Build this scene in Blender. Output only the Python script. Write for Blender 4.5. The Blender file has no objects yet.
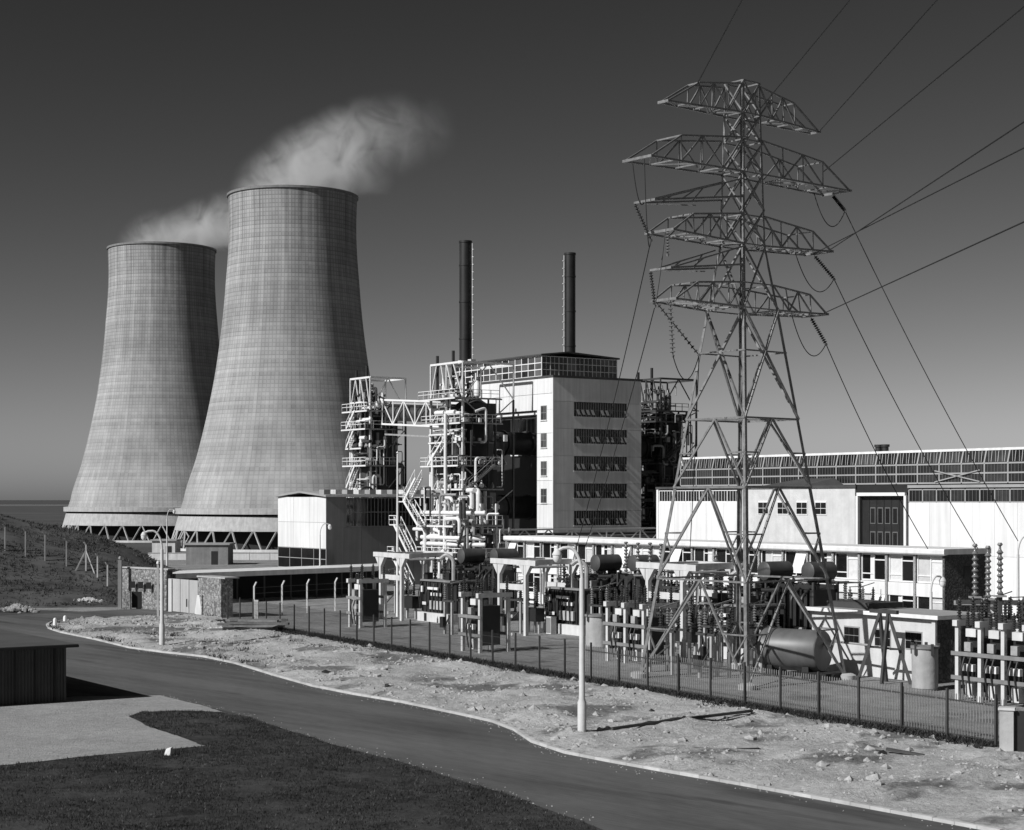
import bpy, math, random
from mathutils import Vector, noise
R = math.radians
sc = bpy.context.scene
col = sc.collection

# ------------------------------------------------------------------ camera, sky, sun, exposure
F = 1750.0; HC = 10.0; HZ = 500.0
cam_d = bpy.data.cameras.new('camera'); cam = bpy.data.objects.new('camera', cam_d); col.objects.link(cam)
cam.location = (0, 0, HC); cam.rotation_euler = (R(90), 0, 0)
cam_d.sensor_width = 36; cam_d.lens = 36 * F / 1024; cam_d.shift_y = (HZ - 415) / 1024
cam_d.clip_start = 0.5; cam_d.clip_end = 200000
sc.camera = cam
SUN_AZ = (-0.808, -0.589); SUN_EL = R(36)
world = bpy.data.worlds.new('World'); sc.world = world; world.use_nodes = True
nt = world.node_tree; nt.nodes.clear()
sky = nt.nodes.new('ShaderNodeTexSky'); sky.sky_type = 'NISHITA'; sky.sun_disc = False
sky.sun_elevation = SUN_EL; sky.sun_rotation = math.atan2(SUN_AZ[0], SUN_AZ[1])
sky.air_density = 1.0; sky.dust_density = 0.6; sky.ozone_density = 3.0; sky.altitude = 0
sep = nt.nodes.new('ShaderNodeSeparateColor')          # black and white film behind a red filter
comb = nt.nodes.new('ShaderNodeCombineColor')
shoulder = nt.nodes.new('ShaderNodeMath'); shoulder.operation = 'MINIMUM'; shoulder.inputs[1].default_value = 6.0   # film shoulder
pw = nt.nodes.new('ShaderNodeMath'); pw.operation = 'POWER'; pw.inputs[1].default_value = 2.0
gain = nt.nodes.new('ShaderNodeMath'); gain.operation = 'MULTIPLY'; gain.inputs[1].default_value = 0.25   # filter factor
bg = nt.nodes.new('ShaderNodeBackground'); bg.inputs[1].default_value = 0.05
wo = nt.nodes.new('ShaderNodeOutputWorld')
nt.links.new(sky.outputs[0], sep.inputs[0]); nt.links.new(sep.outputs[0], shoulder.inputs[0]); nt.links.new(shoulder.outputs[0], pw.inputs[0])
nt.links.new(pw.outputs[0], gain.inputs[0])
for k in range(3): nt.links.new(gain.outputs[0], comb.inputs[k])
nt.links.new(comb.outputs[0], bg.inputs[0]); nt.links.new(bg.outputs[0], wo.inputs[0])
sd = bpy.data.lights.new('sun', 'SUN'); sd.energy = 5.0; sd.angle = R(0.53); sd.color = (1, 1, 1)
sun = bpy.data.objects.new('sun', sd); col.objects.link(sun)
to_sun = Vector((SUN_AZ[0] * math.cos(SUN_EL), SUN_AZ[1] * math.cos(SUN_EL), math.sin(SUN_EL)))
sun.rotation_euler = to_sun.to_track_quat('Z', 'Y').to_euler(); sun.location = (-100, -100, 120)
vs = sc.view_settings; vs.view_transform = 'Standard'; vs.look = 'None'; vs.exposure = 0.0; vs.gamma = 1.0; vs.use_curve_mapping = False
sc.cycles.volume_step_rate = 1.0; sc.cycles.volume_bounces = 2

# ------------------------------------------------------------------ plan geometry
def W(px, py, Y): return Vector(((px - 512) / F * Y, Y, HC - (py - HZ) / F * Y))
def G(px, py, z=0.0):
    Y = F * (HC - z) / (py - HZ); return Vector(((px - 512) / F * Y, Y, z))
U = Vector((0.5592, -0.8290, 0)); V = Vector((0.8290, 0.5592, 0)); PR = math.atan2(U.y, U.x)
def along(P, d, px):                                   # metres from P along d until that column of the picture
    k = (px - 512) / F; return (k * P.y - P.x) / (d.x - k * d.y)
def zat(P, py): return HC - (py - HZ) / F * P.y

# ------------------------------------------------------------------ materials
MATS = {}
def M(name, v, var=0.12, scale=1.0, rough=0.8, bump=0.0, rnd=0.0, metal=0.0, spec=0.4, streak=0.0, bscale=None, tint=None):
    m = bpy.data.materials.new(name); m.use_nodes = True; n = m.node_tree.nodes; l = m.node_tree.links
    b = n['Principled BSDF']; b.inputs['Roughness'].default_value = rough; b.inputs['Metallic'].default_value = metal
    b.inputs['Specular IOR Level'].default_value = spec
    tc = n.new('ShaderNodeTexCoord'); no = n.new('ShaderNodeTexNoise')
    no.inputs['Scale'].default_value = scale; no.inputs['Detail'].default_value = 6; no.inputs['Roughness'].default_value = 0.65
    l.new(tc.outputs['Object'], no.inputs['Vector'])
    mr = n.new('ShaderNodeMapRange'); mr.inputs[1].default_value = 0.25; mr.inputs[2].default_value = 0.75
    mr.inputs[3].default_value = 1 - var; mr.inputs[4].default_value = 1 + var; l.new(no.outputs[0], mr.inputs[0])
    last = mr.outputs[0]
    def mul(a, bb):
        x = n.new('ShaderNodeMath'); x.operation = 'MULTIPLY'; l.new(a, x.inputs[0])
        if isinstance(bb, float): x.inputs[1].default_value = bb
        else: l.new(bb, x.inputs[1])
        return x.outputs[0]
    if streak > 0:
        mp = n.new('ShaderNodeMapping'); mp.inputs['Scale'].default_value = (2.2, 2.2, 0.12); l.new(tc.outputs['Object'], mp.inputs[0])
        n2 = n.new('ShaderNodeTexNoise'); n2.inputs['Scale'].default_value = 1.0; n2.inputs['Detail'].default_value = 5; l.new(mp.outputs[0], n2.inputs['Vector'])
        m2 = n.new('ShaderNodeMapRange'); m2.inputs[1].default_value = 0.3; m2.inputs[2].default_value = 0.7; m2.inputs[3].default_value = 1 - streak; m2.inputs[4].default_value = 1 + streak * .4
        l.new(n2.outputs[0], m2.inputs[0]); last = mul(last, m2.outputs[0])
    if rnd > 0:
        oi = n.new('ShaderNodeObjectInfo'); m3 = n.new('ShaderNodeMapRange'); m3.inputs[3].default_value = 1 - rnd; m3.inputs[4].default_value = 1 + rnd
        l.new(oi.outputs['Random'], m3.inputs[0]); last = mul(last, m3.outputs[0])
    last = mul(last, float(v))
    cc = n.new('ShaderNodeCombineColor')
    for k in range(3): l.new(last, cc.inputs[k])
    l.new(cc.outputs[0], b.inputs['Base Color'])
    if bump > 0:
        n4 = n.new('ShaderNodeTexNoise'); n4.inputs['Scale'].default_value = bscale or scale * 4; n4.inputs['Detail'].default_value = 5
        l.new(tc.outputs['Object'], n4.inputs['Vector'])
        bp = n.new('ShaderNodeBump'); bp.inputs['Strength'].default_value = bump; bp.inputs['Distance'].default_value = 0.1
        l.new(n4.outputs[0], bp.inputs['Height']); l.new(bp.outputs[0], b.inputs['Normal'])
    MATS[name] = m; return m
M('white_paint', .74, .08, .35, .55, streak=.18, rnd=.03)
M('white_clad', .73, .06, .3, .5, streak=.14, rnd=.05)
M('cream_render', .55, .14, .8, .85, .15, streak=.10)
M('shaded_clad', .66, .10, .5, .6, streak=.16, rnd=.07)  # white cladding of the reactor gable, with its shade put into the colour
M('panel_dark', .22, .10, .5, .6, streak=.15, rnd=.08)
M('concrete', .38, .2, .9, .85, .25, streak=.18)
M('concrete_white', .56, .14, .8, .8, .15, streak=.15)
M('concrete_dark', .2, .2, .9, .85, .2, streak=.2)
M('steel_light', .42, .25, 2.0, .5, spec=.5)
M('galvanised', .22, .45, 3.0, .45, metal=.35, spec=.5)
M('steel_dark', .05, .3, 2.0, .5, spec=.5)
M('tank_dark', .05, .25, 1.0, .4, spec=.5)
M('transformer', .028, .3, 1.5, .42, spec=.5)
M('conservator', .07, .25, 1.5, .4, spec=.5, streak=.2)
M('tank_grey', .11, .15, .9, .45, spec=.5, streak=.2)
M('vessel', .045, .3, .8, .55, streak=.3)
M('pipe_white', .68, .15, 2.0, .5)
M('pipe_grey', .30, .3, 2.0, .5)
M('glass', .012, .4, .6, .08, spec=.6, rnd=.4)
M('frame_dim', .13, .2, 1.0, .5)
M('glass_dim', .03, .6, .5, .12, spec=.5, rnd=.6)
M('glass_lit', .08, .5, .5, .1, spec=.6, rnd=.6)
M('curtain', .62, .15, 3.0, .9, rnd=.22)
M('frame_white', .72, .08, 1.0, .5)
M('frame_grey', .30, .1, 1.0, .5)
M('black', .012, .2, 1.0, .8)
M('black_steel', .02, .3, 1.0, .5)
M('roof_felt', .06, .3, .4, .9)
M('roof_light', .30, .2, .4, .85)
M('door_paint', .40, .08, .8, .5, streak=.1)
M('corrugated', .05, .3, .6, .6, streak=.3)
M('porcelain', .035, .2, 4.0, .15, spec=.6)
M('porcelain_grey', .16, .2, 4.0, .2, spec=.6)
M('chimney_steel', .018, .4, .4, .5, streak=.4)
M('wire', .02, .1, 1, .6)
M('wire_light', .14, .1, 1, .5)
M('timber', .16, .35, 2.0, .85, .2, rnd=.35)
M('stone_debris', .36, .5, 3.0, .9, .3, rnd=.35)
M('grass', .026, .6, 1.5, .95, rnd=0)
M('dry_blade', .11, .5, 1.5, .95)
M('hill_blade', .06, .5, .4, .95)
M('grass_hill', .055, .7, .30, .95, .5, bscale=1.3)
M('leaf', .05, .5, 2.0, .8, rnd=.3)

M('kerbstone', .42, .2, 1.2, .9, .2, rnd=.15)
M('field', .05, .6, .01, .95, .3, bscale=.3)
M('sea', .03, .3, .002, .25, .15, bscale=.05, spec=.5)
M('shore', .35, .2, .01, .9)
def stone_mat(name, v, sc_, lo, hi):
    m = bpy.data.materials.new(name); m.use_nodes = True; n = m.node_tree.nodes; l = m.node_tree.links
    b = n['Principled BSDF']; b.inputs['Roughness'].default_value = .9
    tc = n.new('ShaderNodeTexCoord'); vo = n.new('ShaderNodeTexVoronoi'); vo.inputs['Scale'].default_value = sc_
    l.new(tc.outputs['Object'], vo.inputs['Vector'])
    se = n.new('ShaderNodeSeparateColor'); l.new(vo.outputs['Color'], se.inputs[0])
    mr = n.new('ShaderNodeMapRange'); mr.inputs[3].default_value = v * lo; mr.inputs[4].default_value = v * hi; l.new(se.outputs[0], mr.inputs[0])
    v2 = n.new('ShaderNodeTexVoronoi'); v2.feature = 'DISTANCE_TO_EDGE'; v2.inputs['Scale'].default_value = sc_; l.new(tc.outputs['Object'], v2.inputs['Vector'])
    m2 = n.new('ShaderNodeMapRange'); m2.inputs[2].default_value = .09; m2.inputs[3].default_value = .35; l.new(v2.outputs['Distance'], m2.inputs[0])
    mu = n.new('ShaderNodeMath'); mu.operation = 'MULTIPLY'; l.new(mr.outputs[0], mu.inputs[0]); l.new(m2.outputs[0], mu.inputs[1])
    cc = n.new('ShaderNodeCombineColor')
    for k in range(3): l.new(mu.outputs[0], cc.inputs[k])
    l.new(cc.outputs[0], b.inputs['Base Color'])
    bp = n.new('ShaderNodeBump'); bp.inputs['Strength'].default_value = .8; bp.inputs['Distance'].default_value = .1
    l.new(v2.outputs['Distance'], bp.inputs['Height']); l.new(bp.outputs[0], b.inputs['Normal'])
    MATS[name] = m
stone_mat('rubble_stone', .22, 4.6, .5, 1.5)
stone_mat('brickwork', .09, 4.0, .7, 1.3)
def tower_mat():
    m = bpy.data.materials.new('tower_concrete'); m.use_nodes = True; n = m.node_tree.nodes; l = m.node_tree.links
    b = n['Principled BSDF']; b.inputs['Roughness'].default_value = .9; b.inputs['Specular IOR Level'].default_value = .2
    def math_(op, a, bb=None):
        x = n.new('ShaderNodeMath'); x.operation = op
        for i, q in enumerate((a, bb)):
            if q is None: continue
            if isinstance(q, (int, float)): x.inputs[i].default_value = q
            else: l.new(q, x.inputs[i])
        return x.outputs[0]
    tc = n.new('ShaderNodeTexCoord'); sx = n.new('ShaderNodeSeparateXYZ'); l.new(tc.outputs['Object'], sx.inputs[0])
    ang = math_('MULTIPLY', math_('ADD', math_('ARCTAN2', sx.outputs[1], sx.outputs[0]), math.pi), 124 / (2 * math.pi))
    zz = math_('MULTIPLY', sx.outputs[2], 1 / .82)
    fa, fz = math_('FRACT', ang), math_('FRACT', zz)
    def rnd(vx, vy):
        cb = n.new('ShaderNodeCombineXYZ')
        for i, q in enumerate((vx, vy)):
            if isinstance(q, (int, float)): cb.inputs[i].default_value = q
            else: l.new(q, cb.inputs[i])
        wn = n.new('ShaderNodeTexWhiteNoise'); wn.noise_dimensions = '2D'; l.new(cb.outputs[0], wn.inputs['Vector']); return wn.outputs['Value']
    cell = rnd(math_('FLOOR', ang), math_('FLOOR', zz)); colm = rnd(math_('FLOOR', ang), 3.5); row = rnd(7.5, math_('FLOOR', zz))
    la = math_('LESS_THAN', fa, .24); lz = math_('LESS_THAN', fz, .22)
    big = n.new('ShaderNodeTexNoise'); big.inputs['Scale'].default_value = .055; big.inputs['Detail'].default_value = 5; l.new(tc.outputs['Object'], big.inputs['Vector'])
    mp = n.new('ShaderNodeMapping'); mp.inputs['Scale'].default_value = (.5, .5, .03); l.new(tc.outputs['Object'], mp.inputs[0])
    stn = n.new('ShaderNodeTexNoise'); stn.inputs['Scale'].default_value = 1; stn.inputs['Detail'].default_value = 4; l.new(mp.outputs[0], stn.inputs['Vector'])
    ht = n.new('ShaderNodeMapRange'); ht.inputs[1].default_value = 20; ht.inputs[2].default_value = 66; ht.inputs[3].default_value = .45; ht.inputs[4].default_value = 1; l.new(sx.outputs[2], ht.inputs[0])
    lines = math_('MULTIPLY', math_('MAXIMUM', la, lz), ht.outputs[0])
    v = math_('ADD', .25, math_('MULTIPLY', cell, .035))
    v = math_('ADD', v, math_('MULTIPLY', colm, .03)); v = math_('ADD', v, math_('MULTIPLY', row, .06))
    v = math_('SUBTRACT', v, math_('MULTIPLY', lines, .095))
    v = math_('MULTIPLY', v, math_('ADD', .55, math_('MULTIPLY', big.outputs[0], .9)))
    v = math_('MULTIPLY', v, math_('ADD', .66, math_('MULTIPLY', stn.outputs[0], .68)))
    mp2 = n.new('ShaderNodeMapping'); mp2.inputs['Scale'].default_value = (.9, .9, .018); l.new(tc.outputs['Object'], mp2.inputs[0])
    run = n.new('ShaderNodeTexNoise'); run.inputs['Scale'].default_value = 1; run.inputs['Detail'].default_value = 6; l.new(mp2.outputs[0], run.inputs['Vector'])   # water stains running down from the rim
    rm = n.new('ShaderNodeMapRange'); rm.inputs[1].default_value = .5; rm.inputs[2].default_value = .68; rm.inputs[3].default_value = 0; rm.inputs[4].default_value = .42; l.new(run.outputs[0], rm.inputs[0])
    hm = n.new('ShaderNodeMapRange'); hm.inputs[1].default_value = 38; hm.inputs[2].default_value = 72; l.new(sx.outputs[2], hm.inputs[0])
    v = math_('MULTIPLY', v, math_('SUBTRACT', 1.0, math_('MULTIPLY', rm.outputs[0], hm.outputs[0])))
    cc = n.new('ShaderNodeCombineColor')
    for k in range(3): l.new(v, cc.inputs[k])
    l.new(cc.outputs[0], b.inputs['Base Color'])
    bp = n.new('ShaderNodeBump'); bp.inputs['Strength'].default_value = .35; bp.inputs['Distance'].default_value = .12; bp.invert = True
    l.new(lines, bp.inputs['Height']); l.new(bp.outputs[0], b.inputs['Normal'])
    MATS['tower_concrete'] = m
tower_mat()
def ground_mat(name, lo, hi, scales, bump, bscale, patch=None, stretch=None):
    m = bpy.data.materials.new(name); m.use_nodes = True; n = m.node_tree.nodes; l = m.node_tree.links
    b = n['Principled BSDF']; b.inputs['Roughness'].default_value = .95; b.inputs['Specular IOR Level'].default_value = .2
    tc0 = n.new('ShaderNodeTexCoord'); tot = None
    mp_ = n.new('ShaderNodeMapping'); l.new(tc0.outputs['Object'], mp_.inputs[0]); mp_.vector_type = 'TEXTURE'
    if stretch: mp_.inputs['Rotation'].default_value = (0, 0, stretch[0]); mp_.inputs['Scale'].default_value = (stretch[1], 1, 1)
    class tc: outputs = {'Object': mp_.outputs[0]}
    W_ = sum(w for _, w in scales)
    for s, w in scales:
        q = n.new('ShaderNodeTexNoise'); q.inputs['Scale'].default_value = s; q.inputs['Detail'].default_value = 7; q.inputs['Roughness'].default_value = .7; l.new(tc.outputs['Object'], q.inputs['Vector'])
        a = n.new('ShaderNodeMath'); a.operation = 'MULTIPLY_ADD'; l.new(q.outputs[0], a.inputs[0]); a.inputs[1].default_value = w / W_; a.inputs[2].default_value = 0
        if tot is not None: l.new(tot, a.inputs[2])
        tot = a.outputs[0]
    mr = n.new('ShaderNodeMapRange'); mr.inputs[1].default_value = .36; mr.inputs[2].default_value = .64; mr.inputs[3].default_value = lo; mr.inputs[4].default_value = hi; l.new(tot, mr.inputs[0]); last = mr.outputs[0]
    if patch:
        q = n.new('ShaderNodeTexNoise'); q.inputs['Scale'].default_value = patch[0]; q.inputs['Detail'].default_value = 6; q.inputs['Roughness'].default_value = .65; l.new(tc.outputs['Object'], q.inputs['Vector'])
        p = n.new('ShaderNodeMapRange'); p.inputs[1].default_value = patch[1]; p.inputs[2].default_value = patch[1] + .08; p.inputs[3].default_value = 1; p.inputs[4].default_value = patch[2]; l.new(q.outputs[0], p.inputs[0])
        x = n.new('ShaderNodeMath'); x.operation = 'MULTIPLY'; l.new(last, x.inputs[0]); l.new(p.outputs[0], x.inputs[1]); last = x.outputs[0]
    cc = n.new('ShaderNodeCombineColor')
    for k in range(3): l.new(last, cc.inputs[k])
    l.new(cc.outputs[0], b.inputs['Base Color'])
    n4 = n.new('ShaderNodeTexNoise'); n4.inputs['Scale'].default_value = bscale; n4.inputs['Detail'].default_value = 8; n4.inputs['Roughness'].default_value = .7; l.new(tc.outputs['Object'], n4.inputs['Vector'])
    bp = n.new('ShaderNodeBump'); bp.inputs['Strength'].default_value = bump; bp.inputs['Distance'].default_value = .12
    l.new(n4.outputs[0], bp.inputs['Height']); l.new(bp.outputs[0], b.inputs['Normal']); MATS[name] = m
ground_mat('gravel', .09, .36, ((.25, 1), (1.3, 1), (6, 1.2)), .8, 5, (.16, .58, .45))
ground_mat('rubble', .17, .60, ((.12, 1.2), (.8, 1), (4, 1.2), (14, .8)), 1.0, 4.0, (.17, .52, .36))
ground_mat('pad', .17, .42, ((.3, 1), (2, .8), (10, 1.6)), .7, 10)
ground_mat('asphalt', .045, .13, ((.22, 1.6), (.9, .8), (7, .6)), .2, 12, (.3, .57, .6), stretch=(R(-48), 7.0))
ground_mat('lawn', .008, .085, ((.25, 1.2), (1.5, 1), (9, 1)), .9, 9, (.35, .56, .45))

# ------------------------------------------------------------------ mesh helpers
class MB:
    def __init__(s): s.v = []; s.f = []; s.sm = False
    def add(s, vs_, fs):
        o = len(s.v); s.v += [tuple(p) for p in vs_]; s.f += [tuple(i + o for i in f) for f in fs]; return s
    def box(s, x0, x1, y0, y1, z0, z1):
        return s.add([(x0, y0, z0), (x1, y0, z0), (x1, y1, z0), (x0, y1, z0), (x0, y0, z1), (x1, y0, z1), (x1, y1, z1), (x0, y1, z1)],
                     [(0, 3, 2, 1), (4, 5, 6, 7), (0, 1, 5, 4), (1, 2, 6, 5), (2, 3, 7, 6), (3, 0, 4, 7)])
    def bar(s, a, b, w, h=None, up=None):
        a = Vector(a); b = Vector(b); h = h or w; d = b - a
        if d.length < 1e-6: return s
        d.normalize(); up = Vector(up or (0, 0, 1))
        if abs(d.dot(up)) > .98: up = Vector((0, 1, 0))
        sx = d.cross(up).normalized() * (w / 2); sy = sx.cross(d).normalized() * (h / 2)
        q = [p + i * sx + j * sy for p in (a, b) for i, j in ((-1, -1), (1, -1), (1, 1), (-1, 1))]
        return s.add(q, [(0, 3, 2, 1), (4, 5, 6, 7), (0, 1, 5, 4), (1, 2, 6, 5), (2, 3, 7, 6), (3, 0, 4, 7)])
    def tube(s, pts, r, n=8, caps=True):
        pts = [Vector(p) for p in pts]; rs = r if isinstance(r, (list, tuple)) else [r] * len(pts)
        ring = []; ref = None
        for i, p in enumerate(pts):
            d = (pts[min(i + 1, len(pts) - 1)] - pts[max(i - 1, 0)])
            d = d.normalized() if d.length > 1e-9 else Vector((0, 0, 1))
            if ref is None: ref = Vector((0, 0, 1)) if abs(d.z) < .9 else Vector((1, 0, 0))
            x = d.cross(ref)
            if x.length < 1e-4: x = d.cross(Vector((0, 1, 0)))
            x.normalize(); y = x.cross(d); ref = y if abs(d.dot(y)) < .5 else ref
            ring.append([p + (x * math.cos(2 * math.pi * k / n) + y * math.sin(2 * math.pi * k / n)) * rs[i] for k in range(n)])
        o = [q for rg in ring for q in rg]; fs = []
        for i in range(len(pts) - 1):
            for k in range(n):
                fs.append((i * n + k, i * n + (k + 1) % n, (i + 1) * n + (k + 1) % n, (i + 1) * n + k))
        if caps: fs += [tuple(range(n - 1, -1, -1)), tuple((len(pts) - 1) * n + k for k in range(n))]
        s.sm = True; return s.add(o, fs)
    def lathe(s, prof, n=24, c=(0, 0), close=False):
        o = []; fs = []
        for r, z in prof:
            o += [(c[0] + r * math.cos(2 * math.pi * k / n), c[1] + r * math.sin(2 * math.pi * k / n), z) for k in range(n)]
        m = len(prof)
        for i in range(m if close else m - 1):
            j = (i + 1) % m
            for k in range(n): fs.append((i * n + k, i * n + (k + 1) % n, j * n + (k + 1) % n, j * n + k))
        if not close:
            if prof[0][0] > 1e-6: fs.append(tuple(range(n - 1, -1, -1)))
            if prof[-1][0] > 1e-6: fs.append(tuple((m - 1) * n + k for k in range(n)))
        s.sm = True; return s.add(o, fs)
    def prism(s, poly, z0, z1):
        k = len(poly); return s.add([(p[0], p[1], z0) for p in poly] + [(p[0], p[1], z1) for p in poly],
            [tuple(range(k - 1, -1, -1)), tuple(range(k, 2 * k))] + [(i, (i + 1) % k, (i + 1) % k + k, i + k) for i in range(k)])
    def poly(s, pts): return s.add(pts, [tuple(range(len(pts)))])
    def mesh(s, name, mat):
        me = bpy.data.meshes.new(name); me.from_pydata(s.v, [], s.f)
        me.materials.append(MATS[mat])
        if s.sm:
            me.polygons.foreach_set('use_smooth', [True] * len(me.polygons))
            try: me.set_sharp_from_angle(angle=R(40))
            except Exception: pass
        me.update(); return me
    def build(s, name, mat, parent=None, **kw): return link(name, s.mesh(name, mat), parent, **kw)
def link(name, me, parent=None, loc=None, rz=None, label=None, cat=None, group=None, kind=None):
    o = bpy.data.objects.new(name, me); col.objects.link(o)
    if parent: o.parent = parent
    if loc is not None: o.location = loc
    if rz is not None: o.rotation_euler = (0, 0, rz)
    return tag(o, label, cat, group, kind)
def tag(o, label=None, cat=None, group=None, kind=None):
    for k, v in (('label', label), ('category', cat), ('group', group), ('kind', kind)):
        if v: o[k] = v
    return o
def thing(name, label, cat, loc=(0, 0, 0), rz=0.0, group=None): return link(name, None, None, loc, rz, label, cat, group)
def copy_tree(o, parent=None):
    c = o.copy(); col.objects.link(c); c.parent = parent
    for ch in list(o.children): copy_tree(ch, c)
    return c
def bx(name, mat, parent, *a, **k): return MB().box(*a).build(name, mat, parent, **k)
def br(name, mat, parent, a, b, w, h=None, **k): return MB().bar(a, b, w, h).build(name, mat, parent, **k)
def tb(name, mat, parent, pts, r, n=8, **k): return MB().tube(pts, r, n).build(name, mat, parent, **k)
def bend(pts, rad=.5, n=4):                            # round the corners of a pipe run
    pts = [Vector(p) for p in pts]; out = [pts[0]]
    for i in range(1, len(pts) - 1):
        a = (pts[i - 1] - pts[i]); b = (pts[i + 1] - pts[i]); q = min(rad, a.length * .45, b.length * .45)
        a = pts[i] + a.normalized() * q; b = pts[i] + b.normalized() * q
        for k in range(n + 1):
            t = k / n; out.append(a * (1 - t) ** 2 + pts[i] * 2 * t * (1 - t) + b * t * t)
    out.append(pts[-1]); return out
def inside(p, poly):
    x, y = p[0], p[1]; c = False; j = len(poly) - 1
    for i in range(len(poly)):
        xi, yi = poly[i][0], poly[i][1]; xj, yj = poly[j][0], poly[j][1]
        if (yi > y) != (yj > y) and x < (xj - xi) * (y - yi) / (yj - yi) + xi: c = not c
        j = i
    return c
def edge_dist(p, poly):
    d = 1e9; p = Vector((p[0], p[1])); j = len(poly) - 1
    for i in range(len(poly)):
        a = Vector(poly[j][:2]); b = Vector(poly[i][:2]); ab = b - a
        t = max(0, min(1, (p - a).dot(ab) / max(ab.length_squared, 1e-9))); d = min(d, (a + ab * t - p).length); j = i
    return d
def smooth(a, b, x):
    t = max(0, min(1, (x - a) / (b - a))); return t * t * (3 - 2 * t)
# ------------------------------------------------------------------ the setting
rng = random.Random(5)
MB().poly([(-6000, -200, 0), (6000, -200, 0), (6000, 3300, 0), (-6000, 3300, 0)]).build('ground', 'field', kind='structure')
MB().poly([(-9000, 3250, .3), (9000, 3250, .3), (9000, 3450, .3), (-9000, 3450, .3)]).build('shore', 'shore', kind='structure')
MB().poly([(-60000, 3400, .1), (60000, 3400, .1), (60000, 90000, .1), (-60000, 90000, .1)]).build('sea', 'sea', kind='structure')
YARD = [(-26, 150), (-60, 168), (-60, 400), (120, 400), (160, 60), (21, 66)]
MB().poly([(x, y, .006) for x, y in YARD]).build('yard', 'gravel', kind='structure')

KERB = [(46, 625.5), (48, 629), (60, 633), (94, 640), (129, 648.5), (162, 653), (203, 657.5), (234, 664), (273, 676), (312, 687), (352, 695), (400, 703),
        (455, 714.5), (491, 722.5), (513, 731), (531, 743), (564, 754), (610, 763), (660, 772), (740, 786), (850, 806), (1000, 834), (1150, 865)]
KG = [G(*p) for p in KERB]
UP = [(46, 625.5), (50, 622.8), (65, 621), (103, 618.5), (158, 616), (196, 614.5), (221, 617)]
UG = [G(*p) for p in UP]
ROADL = [(160, 696), (207, 707), (250, 717.5), (297, 734), (344, 748), (400, 762), (437, 774), (500, 793), (590, 825), (650, 850)]
RL = [G(*p) for p in ROADL]
FARR = [(-160, 625), (0, 615.8), (72, 612.5), (123, 609.5), (170, 606), (196, 608.5), (197, 614.4)]
FR = [G(*p) for p in FARR]
road = [(p.x, p.y, .016) for p in list(reversed(KG)) + UG[1:-1] + list(reversed(FR)) + [G(-160, 700)] + RL + [G(760, 900), G(1200, 900)]]
MB().poly(road).build('road', 'asphalt', kind='structure')

kerb = link('kerb', None, kind='structure')
def kerb_run(pts, step=.9):
    pts = [Vector((p.x, p.y, 0)) for p in pts]; seq = []
    for a, b in zip(pts, pts[1:]):
        k = max(1, round((b - a).length / step)); seq += [a.lerp(b, i / k) for i in range(k)]
    seq.append(pts[-1])
    for a, b in zip(seq, seq[1:]):
        d = (b - a).normalized(); nrm = Vector((-d.y, d.x, 0)); e = d * .006
        q = [a + e, b - e, b - e + nrm * .2, a + e + nrm * .2]
        h = .13 + rng.uniform(-.008, .008)
        MB().prism(q, -.05, h).build('kerbstone', 'kerbstone', kerb)
kerb_run(KG)
kerb_run(UG[::-1])

def rough_edge(pts, amp=.16, step=.45):
    out = []
    for a, b in zip(pts, pts[1:] + pts[:1]):
        k = max(1, min(400, int((b - a).length / step)))
        for i in range(k):
            p = a.lerp(b, i / k); out.append(Vector((p.x + noise.noise(Vector((p.x * 1.7, p.y * 1.7, 1))) * amp + noise.noise(Vector((p.x * .4, p.y * .4, 5))) * amp, p.y + noise.noise(Vector((p.x * 1.7, p.y * 1.7, 8))) * amp * 1.6 + noise.noise(Vector((p.x * .4, p.y * .4, 3))) * amp * 1.5, 0)))
    return out
PADP = [(-220, 790), (0, 766), (120, 753.5), (207, 746.5), (184, 739), (148, 727), (129, 717), (140, 712.5), (180, 711), (222, 712.5), (207, 706.9), (160, 695.9), (75, 697), (-20, 708), (-200, 730)]
MB().poly([(q.x, q.y, .028) for q in rough_edge([G(*p) for p in PADP], .1)]).build('concrete_pad', 'pad', kind='structure')
GRP = [(-220, 791), (0, 766.6), (120, 754), (207.6, 746.8), (184.4, 738.6), (148.4, 726.8), (129.4, 717), (140.4, 712.9), (180, 711.4), (222.4, 713), (250, 718), (297, 734.6), (344, 748.6), (400, 762.6), (437, 774.6), (500, 794), (590, 826), (660, 860), (-240, 860)]
GP = rough_edge([G(*p) for p in GRP])
MB().poly([(q.x, q.y, .036) for q in GP]).build('lawn', 'lawn', kind='structure')
def tufts(name, mat, pts, h, label, zf=lambda x, y: 0.0, blades=4):
    mb = MB()
    for x, y in pts:
        z = zf(x, y)
        for _ in range(blades):
            a = rng.uniform(0, 6.283); r = rng.uniform(.02, .12) * h / .12; hh = h * rng.uniform(.4, 1.2); w = h * .16
            bx_, by_ = x + math.cos(a) * r * .5, y + math.sin(a) * r * .5
            mb.add([(bx_ - math.sin(a) * w, by_ + math.cos(a) * w, z - .02), (bx_ + math.sin(a) * w, by_ - math.cos(a) * w, z - .02), (bx_ + math.cos(a) * r * 1.6, by_ + math.sin(a) * r * 1.6, z + hh)], [(0, 1, 2)])
    return mb.build(name, mat, label=label, cat='grass', kind='stuff')
gx = [p.x for p in GP]; gy = [p.y for p in GP]; pts = []
while len(pts) < 24000:
    p = (rng.uniform(max(min(gx), -30), max(gx)), rng.uniform(max(50, min(gy)), max(gy)))
    if inside(p, GP) and noise.noise(Vector((p[0] * .5, p[1] * .5, 2))) > rng.uniform(-.5, .25): pts.append(p)
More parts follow.
